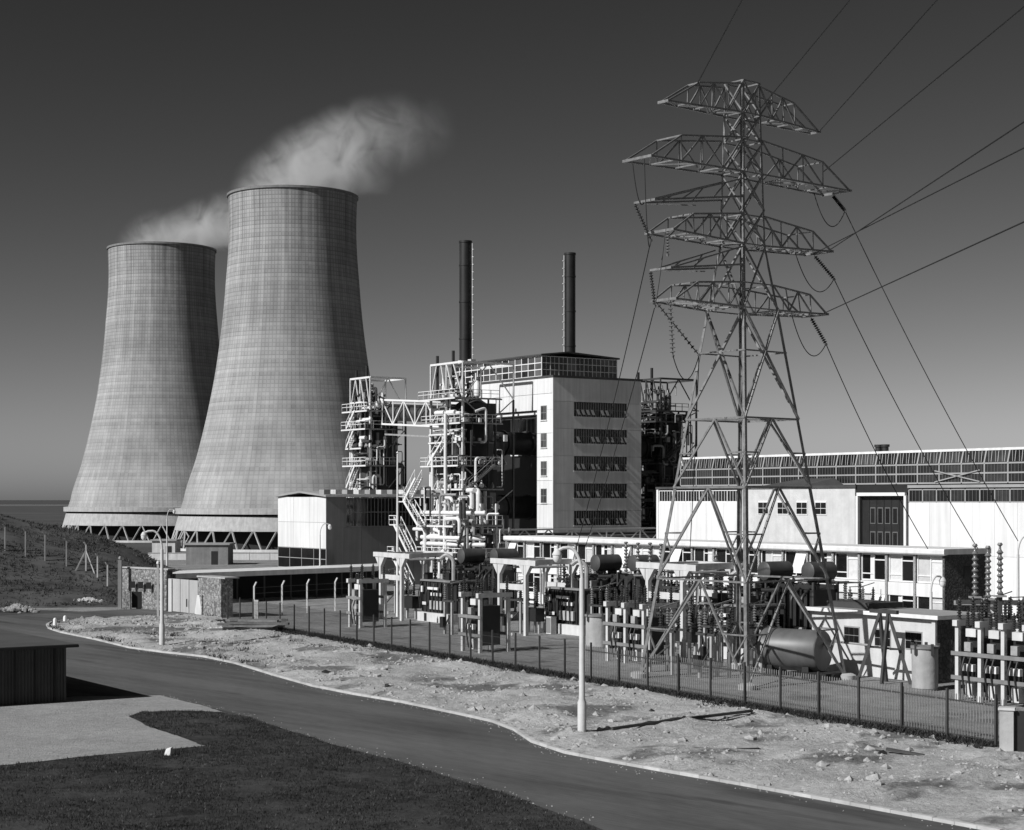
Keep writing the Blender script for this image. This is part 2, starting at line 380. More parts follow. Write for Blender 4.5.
tufts('grass_tufts', 'grass', pts, .12, 'short dark grass in the foreground beside the road')

tufts('dry_grass', 'dry_blade', rng.sample(pts, 3800), .11, 'pale dry blades scattered through the foreground grass', blades=2)
mbg = MB()
for _ in range(450):                                    # grit along the edges of the road
    if rng.random() < .6: k_ = rng.randrange(4, len(KG) - 2); p = KG[k_].lerp(KG[k_ + 1], rng.random()) - Vector((.5, .9, 0)).normalized() * abs(rng.gauss(0, .45)); p = p - Vector((.05, .1, 0))
    else: k_ = rng.randrange(0, len(RL) - 2); p = RL[k_].lerp(RL[k_ + 1], rng.random()) + Vector((.5, .9, 0)).normalized() * abs(rng.gauss(0, .4))
    s_ = rng.uniform(.015, .05); a_ = rng.uniform(0, 6.28)
    mbg.add([(p.x + math.cos(a_ + q * 2.1) * s_, p.y + math.sin(a_ + q * 2.1) * s_, .016) for q in range(3)] + [(p.x, p.y, .016 + s_ * .8)], [(0, 1, 3), (1, 2, 3), (2, 0, 3)])
mbg.build('road_grit', 'stone_debris', label='loose grit along both edges of the road', cat='grit', kind='stuff')

# rough verge of broken stone between the kerb and the fence
FA = Vector((-23.3, 143.4, 0)); FB = Vector((19.8, 70.4, 0)); FD = (FB - FA).normalized(); FN = Vector((FD.y, -FD.x, 0))
if FN.y > 0: FN = -FN                                   # towards the camera
VP = [Vector((p.x, p.y)) for p in KG[:]] + [Vector((FB.x + 9, FB.y - 15.2))] + [Vector((q.x, q.y)) for q in (FB + FN * .3, FA + FN * .3)] + [Vector((p.x, p.y)) for p in reversed(UG[1:])]
def vz(x, y):
    p = (x, y); e = edge_dist(p, VP)
    n_ = noise.fractal(Vector((x * .22, y * .22, 0)), .9, 2.1, 5) * .26 + abs(noise.noise(Vector((x * 1.1, y * 1.1, 4)))) * .16
    n_ += noise.noise(Vector((x * 2.7, y * 2.7, 9))) * .05
    return .07 + smooth(.25, 2.2, e) * (.10 + n_)
def height_grid(poly, step, zf, x0=None, x1=None, y0=None, y1=None, margin=0):
    xs = [p[0] for p in poly]; ys = [p[1] for p in poly]
    x0 = x0 or min(xs); x1 = x1 or max(xs); y0 = y0 or min(ys); y1 = y1 or max(ys)
    mb = MB(); idx = {}
    def vid(i, j):
        if (i, j) not in idx:
            x = x0 + i * step; y = y0 + j * step; idx[(i, j)] = len(mb.v); mb.v.append((x, y, zf(x, y)))
        return idx[(i, j)]
    for i in range(int((x1 - x0) / step) + 1):
        for j in range(int((y1 - y0) / step) + 1):
            c = (x0 + (i + .5) * step, y0 + (j + .5) * step)
            if inside(c, poly) and (not margin or edge_dist(c, poly) > margin): mb.f.append((vid(i, j), vid(i + 1, j), vid(i + 1, j + 1), vid(i, j + 1)))
    mb.sm = True; return mb
MB().poly([(p.x, p.y, .05) for p in VP]).build('verge_base', 'rubble', kind='structure')
vg = height_grid(VP, .36, vz, x1=32, y0=52, margin=.32)
vg.build('verge', 'rubble', kind='structure')
ST = [MB() for _ in range(4)]
def stone(mb, x, y, z, s):
    k = 6; a0 = rng.uniform(0, 6.28); top = [(x + rng.uniform(-.3, .3) * s, y + rng.uniform(-.3, .3) * s, z + s * rng.uniform(.5, .9))]
    ring = [(x + math.cos(a0 + i * 6.283 / k) * s * rng.uniform(.6, 1.1), y + math.sin(a0 + i * 6.283 / k) * s * rng.uniform(.6, 1.1), z + s * rng.uniform(.05, .4)) for i in range(k)]
    low = [(q[0], q[1], z - .06) for q in ring]
    mb.add(top + ring + low, [(0, 1 + i, 1 + (i + 1) % k) for i in range(k)] + [(1 + i, 1 + k + i, 1 + k + (i + 1) % k, 1 + (i + 1) % k) for i in range(k)])
mb = MB(); n_ = 0
while n_ < 6500:
    t = rng.random(); x = rng.uniform(-42, 30); y = rng.uniform(54, 152)
    if not inside((x, y), VP) or edge_dist((x, y), VP) < .3: continue
    if noise.noise(Vector((x * .25, y * .25, 7))) < rng.uniform(-.5, .4): continue
    stone(mb, x, y, vz(x, y) - .02, abs(rng.gauss(0, .05)) + .03 + (rng.random() < .05) * rng.uniform(.05, .2)); n_ += 1
mb.build('verge_stones', 'stone_debris', label='loose broken stones strewn over the rough verge', cat='stones', kind='stuff')
pts = []
while len(pts) < 9000:                                  # weeds along the foot of the fence and on the island
    t = rng.random(); s = abs(rng.gauss(0, .8)); p = FA.lerp(FB, t) + FN * (s - .3)
    if rng.random() < .3: pts.append((p.x, p.y))
    else:
        x, y = rng.uniform(-42, -8), rng.uniform(104, 150)
        if inside((x, y), VP) and noise.noise(Vector((x * .3, y * .3, 1))) + .5 * noise.noise(Vector((x * 1.1, y * 1.1, 6))) > .14: pts.append((x, y))
tufts('weeds', 'grass', pts, .2, 'dark weeds growing along the foot of the palisade fence', zf=lambda x, y: .1, blades=3)

# grassy mound on the left
HILL = [(-260, 8.8), (0, 8.3), (60, 6.4), (110, 5.1), (130, 4.2), (150, 3.1), (175, 1.4), (205, .5), (235, 0)]
def hz(x, y):
    px = 512 + F * x / max(y, 1)
    h = HILL[0][1]
    for (a, ha), (b, hb) in zip(HILL, HILL[1:]):
        if a <= px <= b: h = ha + (hb - ha) * (px - a) / (b - a)
    if px > 235: h = 0
    y0 = 160 + .10 * (x + 40); s = smooth(y0, y0 + 34, y) * (1 - smooth(y0 + 46, y0 + 92, y))
    bench = .5 * math.sin((y - y0) * .38) * smooth(y0, y0 + 12, y) * (1 - smooth(y0 + 34, y0 + 60, y))
    n_ = noise.fractal(Vector((x * .12, y * .12, 3)), 1.0, 2.0, 4) * .55
    return max(-.3, s * (h + n_ + bench * .8) - .1)
hp = [(-115, 150), (-18, 150), (-18, 262), (-115, 262)]
height_grid(hp, 1.1, hz).build('grass_hill', 'grass_hill', kind='structure')
pts = []
while len(pts) < 12000:
    x, y = rng.uniform(-72, -24), rng.uniform(156, 212)
    if hz(x, y) > .1 and noise.noise(Vector((x * .25, y * .25, 5))) > rng.uniform(-.45, .5): pts.append((x, y))
tufts('hill_grass', 'hill_blade', pts, .26, 'long rough grass covering the mound on the left', zf=hz, blades=3)
# ------------------------------------------------------------------ cooling towers and steam
def profile(rs):
    return rs
TOP = 72.3
PRO = [(25.2, 7.2), (24.0, 7.8), (22.1, 10.2), (19.6, 18.5), (17.5, 27), (15.75, 36), (14.4, 46), (13.6, 55), (13.1, 62), (13.0, 67), (13.15, TOP)]
def cr(prof, n=40):                                     # smooth radius along the height
    zs = [p[1] for p in prof]; out = []
    for k in range(n + 1):
        z = zs[0] + (zs[-1] - zs[0]) * k / n
        i = max(j for j in range(len(zs) - 1) if zs[j] <= z + 1e-9)
        p0 = prof[max(i - 1, 0)][0]; p1 = prof[i][0]; p2 = prof[i + 1][0]; p3 = prof[min(i + 2, len(prof) - 1)][0]
        t = (z - zs[i]) / (zs[i + 1] - zs[i])
        out.append((.5 * (2 * p1 + (p2 - p0) * t + (2 * p0 - 5 * p1 + 4 * p2 - p3) * t * t + (3 * p1 - p0 - 3 * p2 + p3) * t ** 3), z))
    return out
def cooling_tower(loc, label):
    t = thing('cooling_tower', label, 'cooling tower', loc, 0, 'pair of cooling towers')
    pr = cr(PRO[2:], 44); pr = [(22.95, 7.6)] + pr
    inner = [(r - .55, z) for r, z in reversed(pr)]
    MB().lathe(pr + inner, 112, close=True).build('shell', 'tower_concrete', t)
    MB().lathe([(13.16, TOP - .35), (13.42, TOP - .3), (13.45, TOP + .15), (12.5, TOP + .15), (12.45, TOP - .35)], 112, close=True).build('rim', 'concrete_dark', t)
    MB().lathe([(22.8, 7.2), (23.8, 7.2), (23.8, 8.3), (22.6, 8.4), (22.4, 8.2)], 112, close=True).build('ring_beam', 'concrete', t)
    MB().lathe([(23.0, 6.5), (23.1, 7.05), (22.7, 7.05), (22.6, 6.5)], 112, close=True).build('gap_shade', 'black', t)  # solid black ring; the gap's shade is put into its colour
    MB().lathe([(24.0, 3.9), (23.2, 6.75), (22.8, 6.75), (23.6, 3.9)], 112, close=True).build('apron', 'concrete', t)
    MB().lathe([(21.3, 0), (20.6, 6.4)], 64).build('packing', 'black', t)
    MB().lathe([(26.2, 0), (26.2, .5), (25.8, .5), (25.8, 0)], 96, close=True).build('pond_wall', 'concrete_white', t)
    n = 32; R0, R1 = 25.0, 23.7
    for k in range(n):
        a = 2 * math.pi * k / n
        for s in (-1, 1):
            b = a + s * math.pi / n * .82
            br('leg', 'concrete', t, (R0 * math.cos(b), R0 * math.sin(b), .3), (R1 * math.cos(a), R1 * math.sin(a), 4.2), .28)
    return t
T2 = Vector((-.1252 * 360, 360, 0)); T1 = Vector((-.2 * 436, 436, 0))
cooling_tower(T2, 'nearer and taller looking concrete cooling tower, its steam plume the larger')
cooling_tower(T1, 'cooling tower at the far left, partly hidden behind the nearer tower')
def steam(name, base, blobs, dens, label):
    m = bpy.data.materials.new(name); m.use_nodes = True; n = m.node_tree.nodes; l = m.node_tree.links
    n.remove(n['Principled BSDF']); out = n['Material Output']
    pv = n.new('ShaderNodeVolumePrincipled'); pv.inputs['Color'].default_value = (.95, .95, .95, 1); pv.inputs['Anisotropy'].default_value = .2
    tc = n.new('ShaderNodeTexCoord')
    no = n.new('ShaderNodeTexNoise'); no.inputs['Scale'].default_value = .15; no.inputs['Detail'].default_value = 8; no.inputs['Roughness'].default_value = .66; no.inputs['Distortion'].default_value = 1.0
    l.new(tc.outputs['Object'], no.inputs['Vector']); tot = None
    for (x, y, z, r, w) in blobs:
        d = n.new('ShaderNodeVectorMath'); d.operation = 'DISTANCE'; l.new(tc.outputs['Object'], d.inputs[0]); d.inputs[1].default_value = (x, y, z)
        q = n.new('ShaderNodeMapRange'); q.interpolation_type = 'SMOOTHSTEP'; q.inputs[1].default_value = 0; q.inputs[2].default_value = r; q.inputs[3].default_value = w; q.inputs[4].default_value = 0
        l.new(d.outputs['Value'], q.inputs[0])
        if tot is None: tot = q.outputs[0]
        else:
            a = n.new('ShaderNodeMath'); a.operation = 'MAXIMUM'; l.new(tot, a.inputs[0]); l.new(q.outputs[0], a.inputs[1]); tot = a.outputs[0]
    nm = n.new('ShaderNodeMapRange'); nm.inputs[1].default_value = .36; nm.inputs[2].default_value = .63; nm.inputs[3].default_value = 0; nm.inputs[4].default_value = 1; l.new(no.outputs[0], nm.inputs[0])
    a = n.new('ShaderNodeMath'); a.operation = 'MULTIPLY'; l.new(tot, a.inputs[0]); l.new(nm.outputs[0], a.inputs[1])
    b = n.new('ShaderNodeMath'); b.operation = 'MULTIPLY'; l.new(a.outputs[0], b.inputs[0]); b.inputs[1].default_value = dens
    l.new(b.outputs[0], pv.inputs['Density']); l.new(pv.outputs[0], out.inputs['Volume']); MATS[name] = m
    lo = [min(q[i] - q[3] for q in blobs) for i in range(3)]; hi = [max(q[i] + q[3] for q in blobs) for i in range(3)]
    MB().box(lo[0], hi[0], lo[1], hi[1], max(lo[2], .4), hi[2]).build('steam_plume', name, loc=base, label=label, cat='steam', kind='stuff')
steam('steam_near', T2 + Vector((0, 0, TOP)), [(0, 0, -1, 14, 1), (-8, 0, 0, 6, .8), (8.5, 0, 1, 6.5, .9), (-4, 0, 3, 8, .8), (3, 0, 4, 12, 1), (7, 0, 7, 11, .95), (11, 0, 9.5, 10.5, .8), (16, 0, 12, 10, .4), (21, 0, 13, 10, .17), (27, 0, 14, 8, .06), (14, 0, 5, 8, .3)], .36, 'steam drifting to the right from the nearer cooling tower')
steam('steam_far', T1 + Vector((0, 0, TOP)), [(0, 0, -2, 13, .8), (6, 0, 2, 10, .8), (11, 0, 4, 10, .8), (17, 0, 6, 10, .7), (25, 0, 8, 10, .5)], .42, 'thin steam trailing from the left cooling tower behind the nearer one')

# ------------------------------------------------------------------ chimneys
def chimney(P, ztop, r, label, side):
    t = thing('chimney', label, 'chimney', (P.x, P.y, 0), 0, 'pair of steel chimneys')
    MB().lathe([(r * 1.15, 0), (r * 1.15, 6), (r, 8), (r, ztop - .3), (r * 1.08, ztop - .3), (r * 1.08, ztop), (r * .8, ztop), (r * .8, ztop - 1)], 28).build('shaft', 'chimney_steel', t)
    for k in range(7):
        z = 12 + (ztop - 13) * k / 6.5
        MB().lathe([(r + .002, z), (r + .06, z), (r + .06, z + .22), (r + .002, z + .22)], 28, close=True).build('flange', 'chimney_steel', t)
    x = side * (r + .10)
    lad = MB()
    for s in (-.2, .2): lad.bar((x, s - .3, 18), (x, s - .3, ztop - .4), .07)
    z = 18
    while z < ztop - .6: lad.bar((x, -.5, z), (x, -.1, z), .06); z += .42
    la = lad.build('ladder', 'frame_white', t, kind='stuff')
    z = 18; hoops = MB()
    while z < ztop - .5:
        hoops.bar((x, -.5, z), (x + side * .16, -.55, z), .10); hoops.bar((x + side * .16, -.55, z), (x + side * .16, -.05, z), .10); hoops.bar((x + side * .16, -.05, z), (x, -.1, z), .10); z += 1.1
    hoops.build('ladder_hoops', 'frame_white', t, kind='stuff')
c1 = Vector(((465.5 - 512) / F * 256, 256, 0)); c2 = Vector(((570 - 512) / F * 252, 252, 0))
chimney(c1, HC + 259 * 256 / F, .90, 'tall black chimney on the left, rising behind the nearer heat exchanger', 1)
chimney(c2, HC + 247 * 252 / F, .79, 'tall black chimney on the right, rising behind the reactor building', -1)

# ------------------------------------------------------------------ reactor building
RC = Vector(((553 - 512) / F * 225, 225, 0))
rb = thing('reactor_building', 'tall white panelled reactor building, its shaded gable painted greyer, with a glazed top storey', 'building', RC, PR)
HB = 25.8; DV = 14.4; LU = 25.0
bx('core', 'black_steel', rb, -LU + .1, -.25, 4.2, DV - .1, 0, HB - .2)
bx('corner_wall', 'white_clad', rb, -3.6, -.25, .25, 4.15, 0, 21.6)
bx('upper_wall', 'white_clad', rb, -LU, -.25, .25, 4.15, 21.8, HB - .1)
for i in range(5):                                      # white panels of the upper wall
    x0 = -LU + i * LU / 5
    for z0, z1 in ((21.7, 23.75), (23.8, HB)):
        bx('panel', 'white_clad', rb, x0 + .02, x0 + LU / 5 - .02, 0, .2, z0, z1)
for k in range(7):                                      # white corner strip with its small windows
    z0 = .3 + k * 3.06
    bx('panel', 'white_clad', rb, -3.6, -.02, 0, .2, z0, z0 + 3.02)
for zc in (21.4, 17.85, 14.2, 10.65):
    w = bx('window', 'frame_grey', rb, -2.7, -1.35, -.05, .22, zc - 1.05, zc + .85)
    for a in range(2):
        for b in range(2): bx('pane', 'glass_lit', w, -2.62 + a * .62, -2.06 + a * .62, -.075, -.052, zc - .97 + b * .9, zc - .13 + b * .9)
    bx('sill', 'white_paint', w, -2.8, -1.25, -.14, -.052, zc - 1.16, zc - 1.07)
for i in range(6):                                      # bright glazed landing beside the heat exchanger
    x0 = -15.6 + i * 2
    for z0 in (16.0, 18.6):
        w = bx('window', 'frame_white', rb, x0 + .03, x0 + 1.97, 3.9, 4.1, z0, z0 + 2.5)
        bx('pane', 'curtain' if (i + int(z0)) % 3 == 0 else 'glass_lit', w, x0 + .15, x0 + .95, 3.87, 3.895, z0 + .15, z0 + 2.3)
        bx('pane', 'glass_lit', w, x0 + 1.05, x0 + 1.85, 3.87, 3.895, z0 + .15, z0 + 2.3)
br('canopy', 'steel_dark', rb, (-16, 1.0, 20.9), (-3.4, 1.0, 20.9), .3, .3)
br('canopy', 'white_paint', rb, (-16, 1.6, 21.35), (-3.7, 1.6, 21.35), 2.4, .35)
# gable facing right, its shade put into a greyer cladding colour, five ribbons of louvred windows
bands = [22.7, 19.2, 15.65, 12.1, 8.55]; yb0, yb1 = 3.35, 11.95
zs = [0, 3.3, 6.45] + [b + .05 for b in reversed(bands)] + [HB]
ys = [0.0, yb0, 7.6, yb1, DV]
for i in range(len(zs) - 1):
    for j in range(4):
        y0, y1 = ys[j] + .012, ys[j + 1] - .012; z0, z1 = zs[i] + .015, zs[i + 1] - .015
        band = [b for b in bands if abs(b - (z1 - .0)) < .1]
        if band and 0 < j < 3: z1 = band[0] - 1.88
        if z1 - z0 > .2: bx('panel', 'shaded_clad', rb, -.2, 0, y0, y1, z0, z1)
for b in bands:
    w = bx('window', 'glass', rb, -.24, -.12, yb0, yb1, b - 1.85, b + .03)
    k = 22
    for i in range(k + 1):
        y = yb0 + (yb1 - yb0) * i / k
        bx('mullion', 'frame_dim', w, -.118, .0, y - .045, y + .045, b - 1.85, b)
    bx('transom', 'frame_dim', w, -.118, -.02, yb0, yb1, b - .98, b - .9)
    bx('sill', 'shaded_clad', w, -.118, .06, yb0 - .1, yb1 + .1, b - 1.95, b - 1.86)
    for i in rng.sample(range(1, 21, 2), 6) + [21]:
        y = yb0 + (yb1 - yb0) * (i + .5) / k
        MB().add([(.0, y - .19, b - .95), (.0, y + .19, b - .95), (.42, y + .19, b - 1.62), (.42, y - .19, b - 1.62), (-.03, y - .19, b - .98), (-.03, y + .19, b - .98), (.39, y + .19, b - 1.65), (.39, y - .19, b - 1.65)],
                 [(0, 1, 2, 3), (7, 6, 5, 4), (0, 4, 5, 1), (1, 5, 6, 2), (2, 6, 7, 3), (3, 7, 4, 0)]).build('open_sash', 'frame_dim', w)
bx('roof_edge', 'roof_felt', rb, -LU - .1, .15, -.08, DV + .15, HB, HB + .28)
# glazed top storey
gx0, gx1, gy0, gy1, gz0, gz1 = -LU + .5, -3.0, .35, 12.6, HB + .28, 28.75
bx('glazing_core', 'glass', rb, gx0 + .35, gx1 - .35, gy0 + .35, gy1 - .35, gz0, gz1)
def glaze(parent, p0, d, n, width, z0, z1, rows, outn, frame, glass='glass', wb=.09, bars=0, gname='window', barmat=None):
    """a row of window bays along d from p0: each bay is a window with panes, frames and glazing bars"""
    p0 = Vector(p0); d = Vector(d); outn = Vector(outn); w = width / n
    for i in range(n):
        a = p0 + d * (i * w)
        fr = MB()
        fr.bar(a + Vector((0, 0, z0)), a + Vector((0, 0, z1)), wb, wb)
        if i == n - 1: fr.bar(a + d * w + Vector((0, 0, z0)), a + d * w + Vector((0, 0, z1)), wb, wb)
        for r in range(rows + 1):
            z = z0 + (z1 - z0) * r / rows
            fr.bar(a + Vector((0, 0, z)) + d * wb * .5, a + d * (w - wb * .5) + Vector((0, 0, z)), wb, wb)
        f = fr.build(gname, frame, parent)
        for r in range(rows):
            za = z0 + (z1 - z0) * r / rows + .03; zb = z0 + (z1 - z0) * (r + 1) / rows - .03
            g = rng.choice(glass) if isinstance(glass, (list, tuple)) else glass
            c = a + d * w / 2 - outn * .03
            m = MB(); hw = d * (w / 2 - wb * .4); t = outn * .012
            q = [c - hw + Vector((0, 0, za)), c + hw + Vector((0, 0, za)), c + hw + Vector((0, 0, zb)), c - hw + Vector((0, 0, zb))]
            m.add([p + t for p in q] + [p - t for p in q], [(0, 1, 2, 3), (7, 6, 5, 4), (0, 4, 5, 1), (1, 5, 6, 2), (2, 6, 7, 3), (3, 7, 4, 0)]).build('pane', g, f)
        if bars:
            m = MB()
            for b in range(1, bars):
                p = a + d * (w * b / bars) + outn * .01
                m.bar(p + Vector((0, 0, z0)), p + Vector((0, 0, z1)), .04, .05)
            m.build('glazing_bars', barmat or frame, f)
glaze(rb, (gx1, gy0, 0), (0, 1, 0), 9, gy1 - gy0, gz0 + .05, gz1, 3, (1, 0, 0), 'frame_white', ['glass', 'glass', 'glass_lit'], bars=2)
glaze(rb, (gx0, gy0, 0), (1, 0, 0), 14, gx1 - gx0, gz0 + .05, gz1, 3, (0, -1, 0), 'frame_white', ['glass', 'glass_lit', 'glass_lit'], wb=.12)
ym = (gy0 + gy1) / 2 - 2
mb = MB(); e = .3
q = [(gx0 - e, gy0 - e, gz1 + .06), (gx0 - e, ym, gz1 + .55), (gx0 - e, gy1 + e, gz1 + .06), (gx1 + e, gy0 - e, gz1 + .06), (gx1 + e, ym, gz1 + .55), (gx1 + e, gy1 + e, gz1 + .06)]
q += [(x, y, z + .2) for x, y, z in q]
mb.add(q, [(0, 1, 4, 3), (1, 2, 5, 4), (6, 9, 10, 7), (7, 10, 11, 8), (0, 3, 9, 6), (2, 8, 11, 5), (0, 6, 7, 1), (1, 7, 8, 2), (3, 4, 10, 9), (4, 5, 11, 10)]).build('roof', 'roof_felt', rb)
for x in (-24.2, -21.6): bx('roof_box', 'white_paint', rb, x, x + .8, .8, 1.6, gz1 + .2, gz1 + .8)
# ------------------------------------------------------------------ heat exchanger towers
def rail(parent, pts, h=1.0, mat='frame_white'):
    m = MB(); pts = [Vector(p) for p in pts]
    for a, b in zip(pts, pts[1:]):
        k = max(1, round((b - a).length / 1.3))
        for i in range(k + 1): p = a.lerp(b, i / k); m.bar(p, p + Vector((0, 0, h)), .07)
        for z in (h, h * .55): m.bar(a + Vector((0, 0, z)), b + Vector((0, 0, z)), .07)
    m.build('handrail', mat, parent)
def stair(parent, a, b, w=.8, mat='frame_white', side=(0, 1, 0)):
    a = Vector(a); b = Vector(b); s = Vector(side) * w / 2; m = MB()
    for q in (-1, 1):
        m.bar(a + s * q, b + s * q, .09, .26); m.bar(a + s * q + Vector((0, 0, .95)), b + s * q + Vector((0, 0, .95)), .07)
        for i in range(4): p = a.lerp(b, i / 3) + s * q; m.bar(p, p + Vector((0, 0, .95)), .06)
    k = max(3, int((b - a).length / .35))
    for i in range(k + 1):
        p = a.lerp(b, i / k); m.bar(p - s, p + s, .24, .05)
    m.build('stair', mat, parent, kind='stuff')
def exchanger(P, label, S, ztop, seed, dark=False, dim=False):
    rg = random.Random(seed); h = S / 2
    t = thing('heat_exchanger', label, 'heat exchanger', (P.x, P.y, 0), PR, 'heat exchanger towers')
    cm = 'pipe_white' if not dark else 'steel_dark'; zt = ztop - 4.6; shade_mat = 'steel_dark' if dark else 'pipe_grey'  # right side's shade put into greyer steel; dark shades the whole tower's steel
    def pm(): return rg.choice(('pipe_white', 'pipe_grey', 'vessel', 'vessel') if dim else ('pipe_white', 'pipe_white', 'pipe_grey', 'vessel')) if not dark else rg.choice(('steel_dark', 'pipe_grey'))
    MB().lathe([(.6, 1.8), (2.1, 2.4), (2.75, 3.6), (2.75, zt - 2), (2.2, zt - .6), (1.0, zt + .2), (.7, zt + .6), (.7, zt + 2.2)], 28).build('vessel', 'vessel', t)
    for z in (4.2, 7.6, 11, 14.4, 17.6): MB().lathe([(2.76, z), (2.98, z), (2.98, z + .25), (2.76, z + .25)], 28, close=True).build('stiffening_ring', 'vessel', t)
    for x, y, w in ((-h, -h, .26), (h, -h, .26), (h, h, .22), (-h, h, .22), (0, -h, .2), (h, 0, .18)): br('column', cm if y < 0 else 'vessel', t, (x * .995, y * .995, 0), (x * .995, y * .995, zt), w)
    # open cage round the top stage
    for x, y in ((-h, -h), (h, -h), (h, h), (-h, h), (0, -h)): br('cage_post', cm, t, (x, y, zt + .15), (x, y, ztop), .17)
    for a, b in (((-h, -h), (h, -h)), ((h, -h), (h, h)), ((h, h), (-h, h)), ((-h, h), (-h, -h))): br('cage_beam', cm, t, (*a, ztop), (*b, ztop), .22, .26)
    for a, b in (((-h, -h, zt), (-h + 1.5, -h, ztop)), ((0, -h, zt), (-1.4, -h, ztop)), ((h, -h, zt), (1.6, -h, ztop)), ((h, -h, zt), (h, 0, ztop)), ((h, h, zt), (h, 0, ztop)), ((0, -h, ztop), (h * .5, -h, zt))):
        br('cage_brace', cm, t, a, b, .13)
    lv = [3.1]
    while lv[-1] < zt - 4.4: lv.append(lv[-1] + rg.uniform(2.3, 3.5))
    lv.append(zt)
    for i, z in enumerate(lv):
        big = i in (len(lv) // 2, len(lv) - 2, len(lv) - 1)
        x0 = -h - (rg.uniform(.7, 1.4) * (.6 if dim else 1.3) if big else rg.uniform(.1, .6)); x1 = (h + rg.uniform(.1, 1.0)) if big or rg.random() < .4 else h * rg.uniform(-.3, .8)
        y0 = -h - (rg.uniform(.6, 1.3) if big else rg.uniform(.1, .6)); y1 = h + .2
        m = MB(); m.box(x0, x1, y0, -2.2, z, z + .1)
        if x1 > 2.6: m.box(2.2, x1, -2.2, rg.uniform(0, 2.2), z, z + .1)
        m.box(x0, -2.2, -2.2, 2.2, z, z + .1); m.build('platform', 'steel_dark', t)
        br('edge_beam', cm, t, (x0, y0, z - .04), (x1, y0, z - .04), .1, .2)
        if x1 > 2.6: br('edge_beam', shade_mat, t, (x1, y0, z - .04), (x1, 2, z - .04), .1, .18)
        if big or rg.random() < .6: rail(t, [(x0, y1 * .2, z + .1), (x0, y0, z + .1), (x1, y0, z + .1)] + ([(x1, y1 * .4, z + .1)] if x1 > 2.6 else []), mat='frame_white' if not dark else 'steel_dark')
        if i < len(lv) - 1:
            z2 = lv[i + 1]
            if rg.random() < .6: br('brace', pm(), t, (-h, -h, z), (0, -h, z2), .12)
            if rg.random() < .5: br('brace', shade_mat, t, (h, -h, z2), (h, 0, z), .12)
            if rg.random() < .4: br('brace', shade_mat, t, (h, 0, z), (h, h, z2), .12)
            k = rg.random()
            if k < .45: stair(t, (-h * .8, -h - .6, z + .1), (h * rg.uniform(-.2, .2), -h - .6, z2 + .1), mat='frame_white' if not dark else 'steel_dark')
            elif k < .7: stair(t, (h + .5, -h * .9, z + .1), (h + .5, h * .1, z2 + .1), side=(1, 0, 0), mat='pipe_grey' if not dark else 'steel_dark')
            if rg.random() < .8: bx('dark_sheet', rg.choice(('vessel', 'black_steel', 'panel_dark')), t, h - .9, h - .8, -h * rg.uniform(.2, .95), h * rg.uniform(.3, .95), z + .3, z2 - rg.uniform(.1, .9))  # added dark sheet standing in for the tower's dark interior
            if rg.random() < .8: bx('dark_sheet', rg.choice(('vessel', 'black_steel')), t, h * rg.uniform(-.4, .3), h * .9, -h + .6, -h + .7, z + .2, z2 - .2)  # another added sheet, darkening the stage behind the front
            for _ in range(3):                          # feed drums along the stage
                y = -h + rg.uniform(-.3, .5); x = rg.uniform(-h, h * .3); r = rg.uniform(.16, .34); zz = z + rg.uniform(.5, 1.6)
                MB().tube([(x, y, zz), (x + .1, y, zz), (x + rg.uniform(1, 2.6), y, zz)], [r * .6, r, r], 12).build('feed_drum', pm(), t)
    for k in range(56):                                 # risers with elbows
        face = rg.random() < .62; z0 = rg.choice(lv[:-2]) + rg.uniform(-.5, 1); z1 = min(zt + 1.5, z0 + rg.uniform(1.5, 7)); r = rg.choice((.06, .07, .09, .12, .17, .22))
        if face:
            x = rg.uniform(-h * 1.1, h * 1.05); y = -h - rg.uniform(-.9, .5); o1 = (rg.uniform(-1.6, 1.6), rg.uniform(-.2, 1.2)); o2 = (rg.choice((-1, 1)) * rg.uniform(.6, 2.2), rg.uniform(0, .6))
        else:
            x = h + rg.uniform(-.5, .6); y = rg.uniform(-h, h * .8); o1 = (rg.uniform(-1, .2), rg.uniform(-1.4, 1.4)); o2 = (rg.uniform(-.6, .2), rg.choice((-1, 1)) * rg.uniform(.6, 2))
        pts = [(x, y, z0), (x, y, z1)]
        if rg.random() < .7: pts = [(x + o1[0], y + o1[1], z0)] + pts
        if rg.random() < .8: pts += [(x + o2[0], y + o2[1], z1)]
        if rg.random() < .5: pts += [(x + o2[0], y + o2[1], z1 + rg.choice((-1, 1)) * rg.uniform(.5, 1.6))]
        tb('pipe', pm(), t, bend(pts, r * 2.5 + .1), r)
    for k in range(28):
        z = rg.choice(lv) + rg.uniform(.3, 2); x = rg.uniform(-h * 1.1, 0); r = rg.choice((.06, .08, .13, .2)); y = -h - rg.uniform(-.5, .7)
        tb('header', pm(), t, bend([(x, y + 1, z), (x, y, z), (x + rg.uniform(1.5, h * 1.4), y, z), (x + h, y + 1.4, z)], .4), r)
    for k in range(9):                                  # vessels and steam drums inside the cage
        x = rg.uniform(-h * .9, h * .85); y = rg.uniform(-h * .9, h * .2); r = rg.uniform(.2, .55); zz = rg.uniform(1.6, 3.4)
        MB().lathe([(r * .4, zt + .14), (r, zt + .4), (r, zt + zz - .4), (r * .4, zt + zz), (r * .3, zt + zz + .5)], 14, c=(x, y)).build('drum', pm(), t)
    for k in range(8):
        a = (rg.uniform(-h, h), rg.uniform(-h, 0), zt + rg.uniform(.3, 4)); b = (a[0] + rg.uniform(-2, 2), a[1] + rg.uniform(-.5, 1), zt + rg.uniform(.3, 4.2)); c = (b[0], b[1], a[2])
        tb('loop_pipe', pm(), t, bend([a, c, b], .4), rg.choice((.08, .12, .16)))
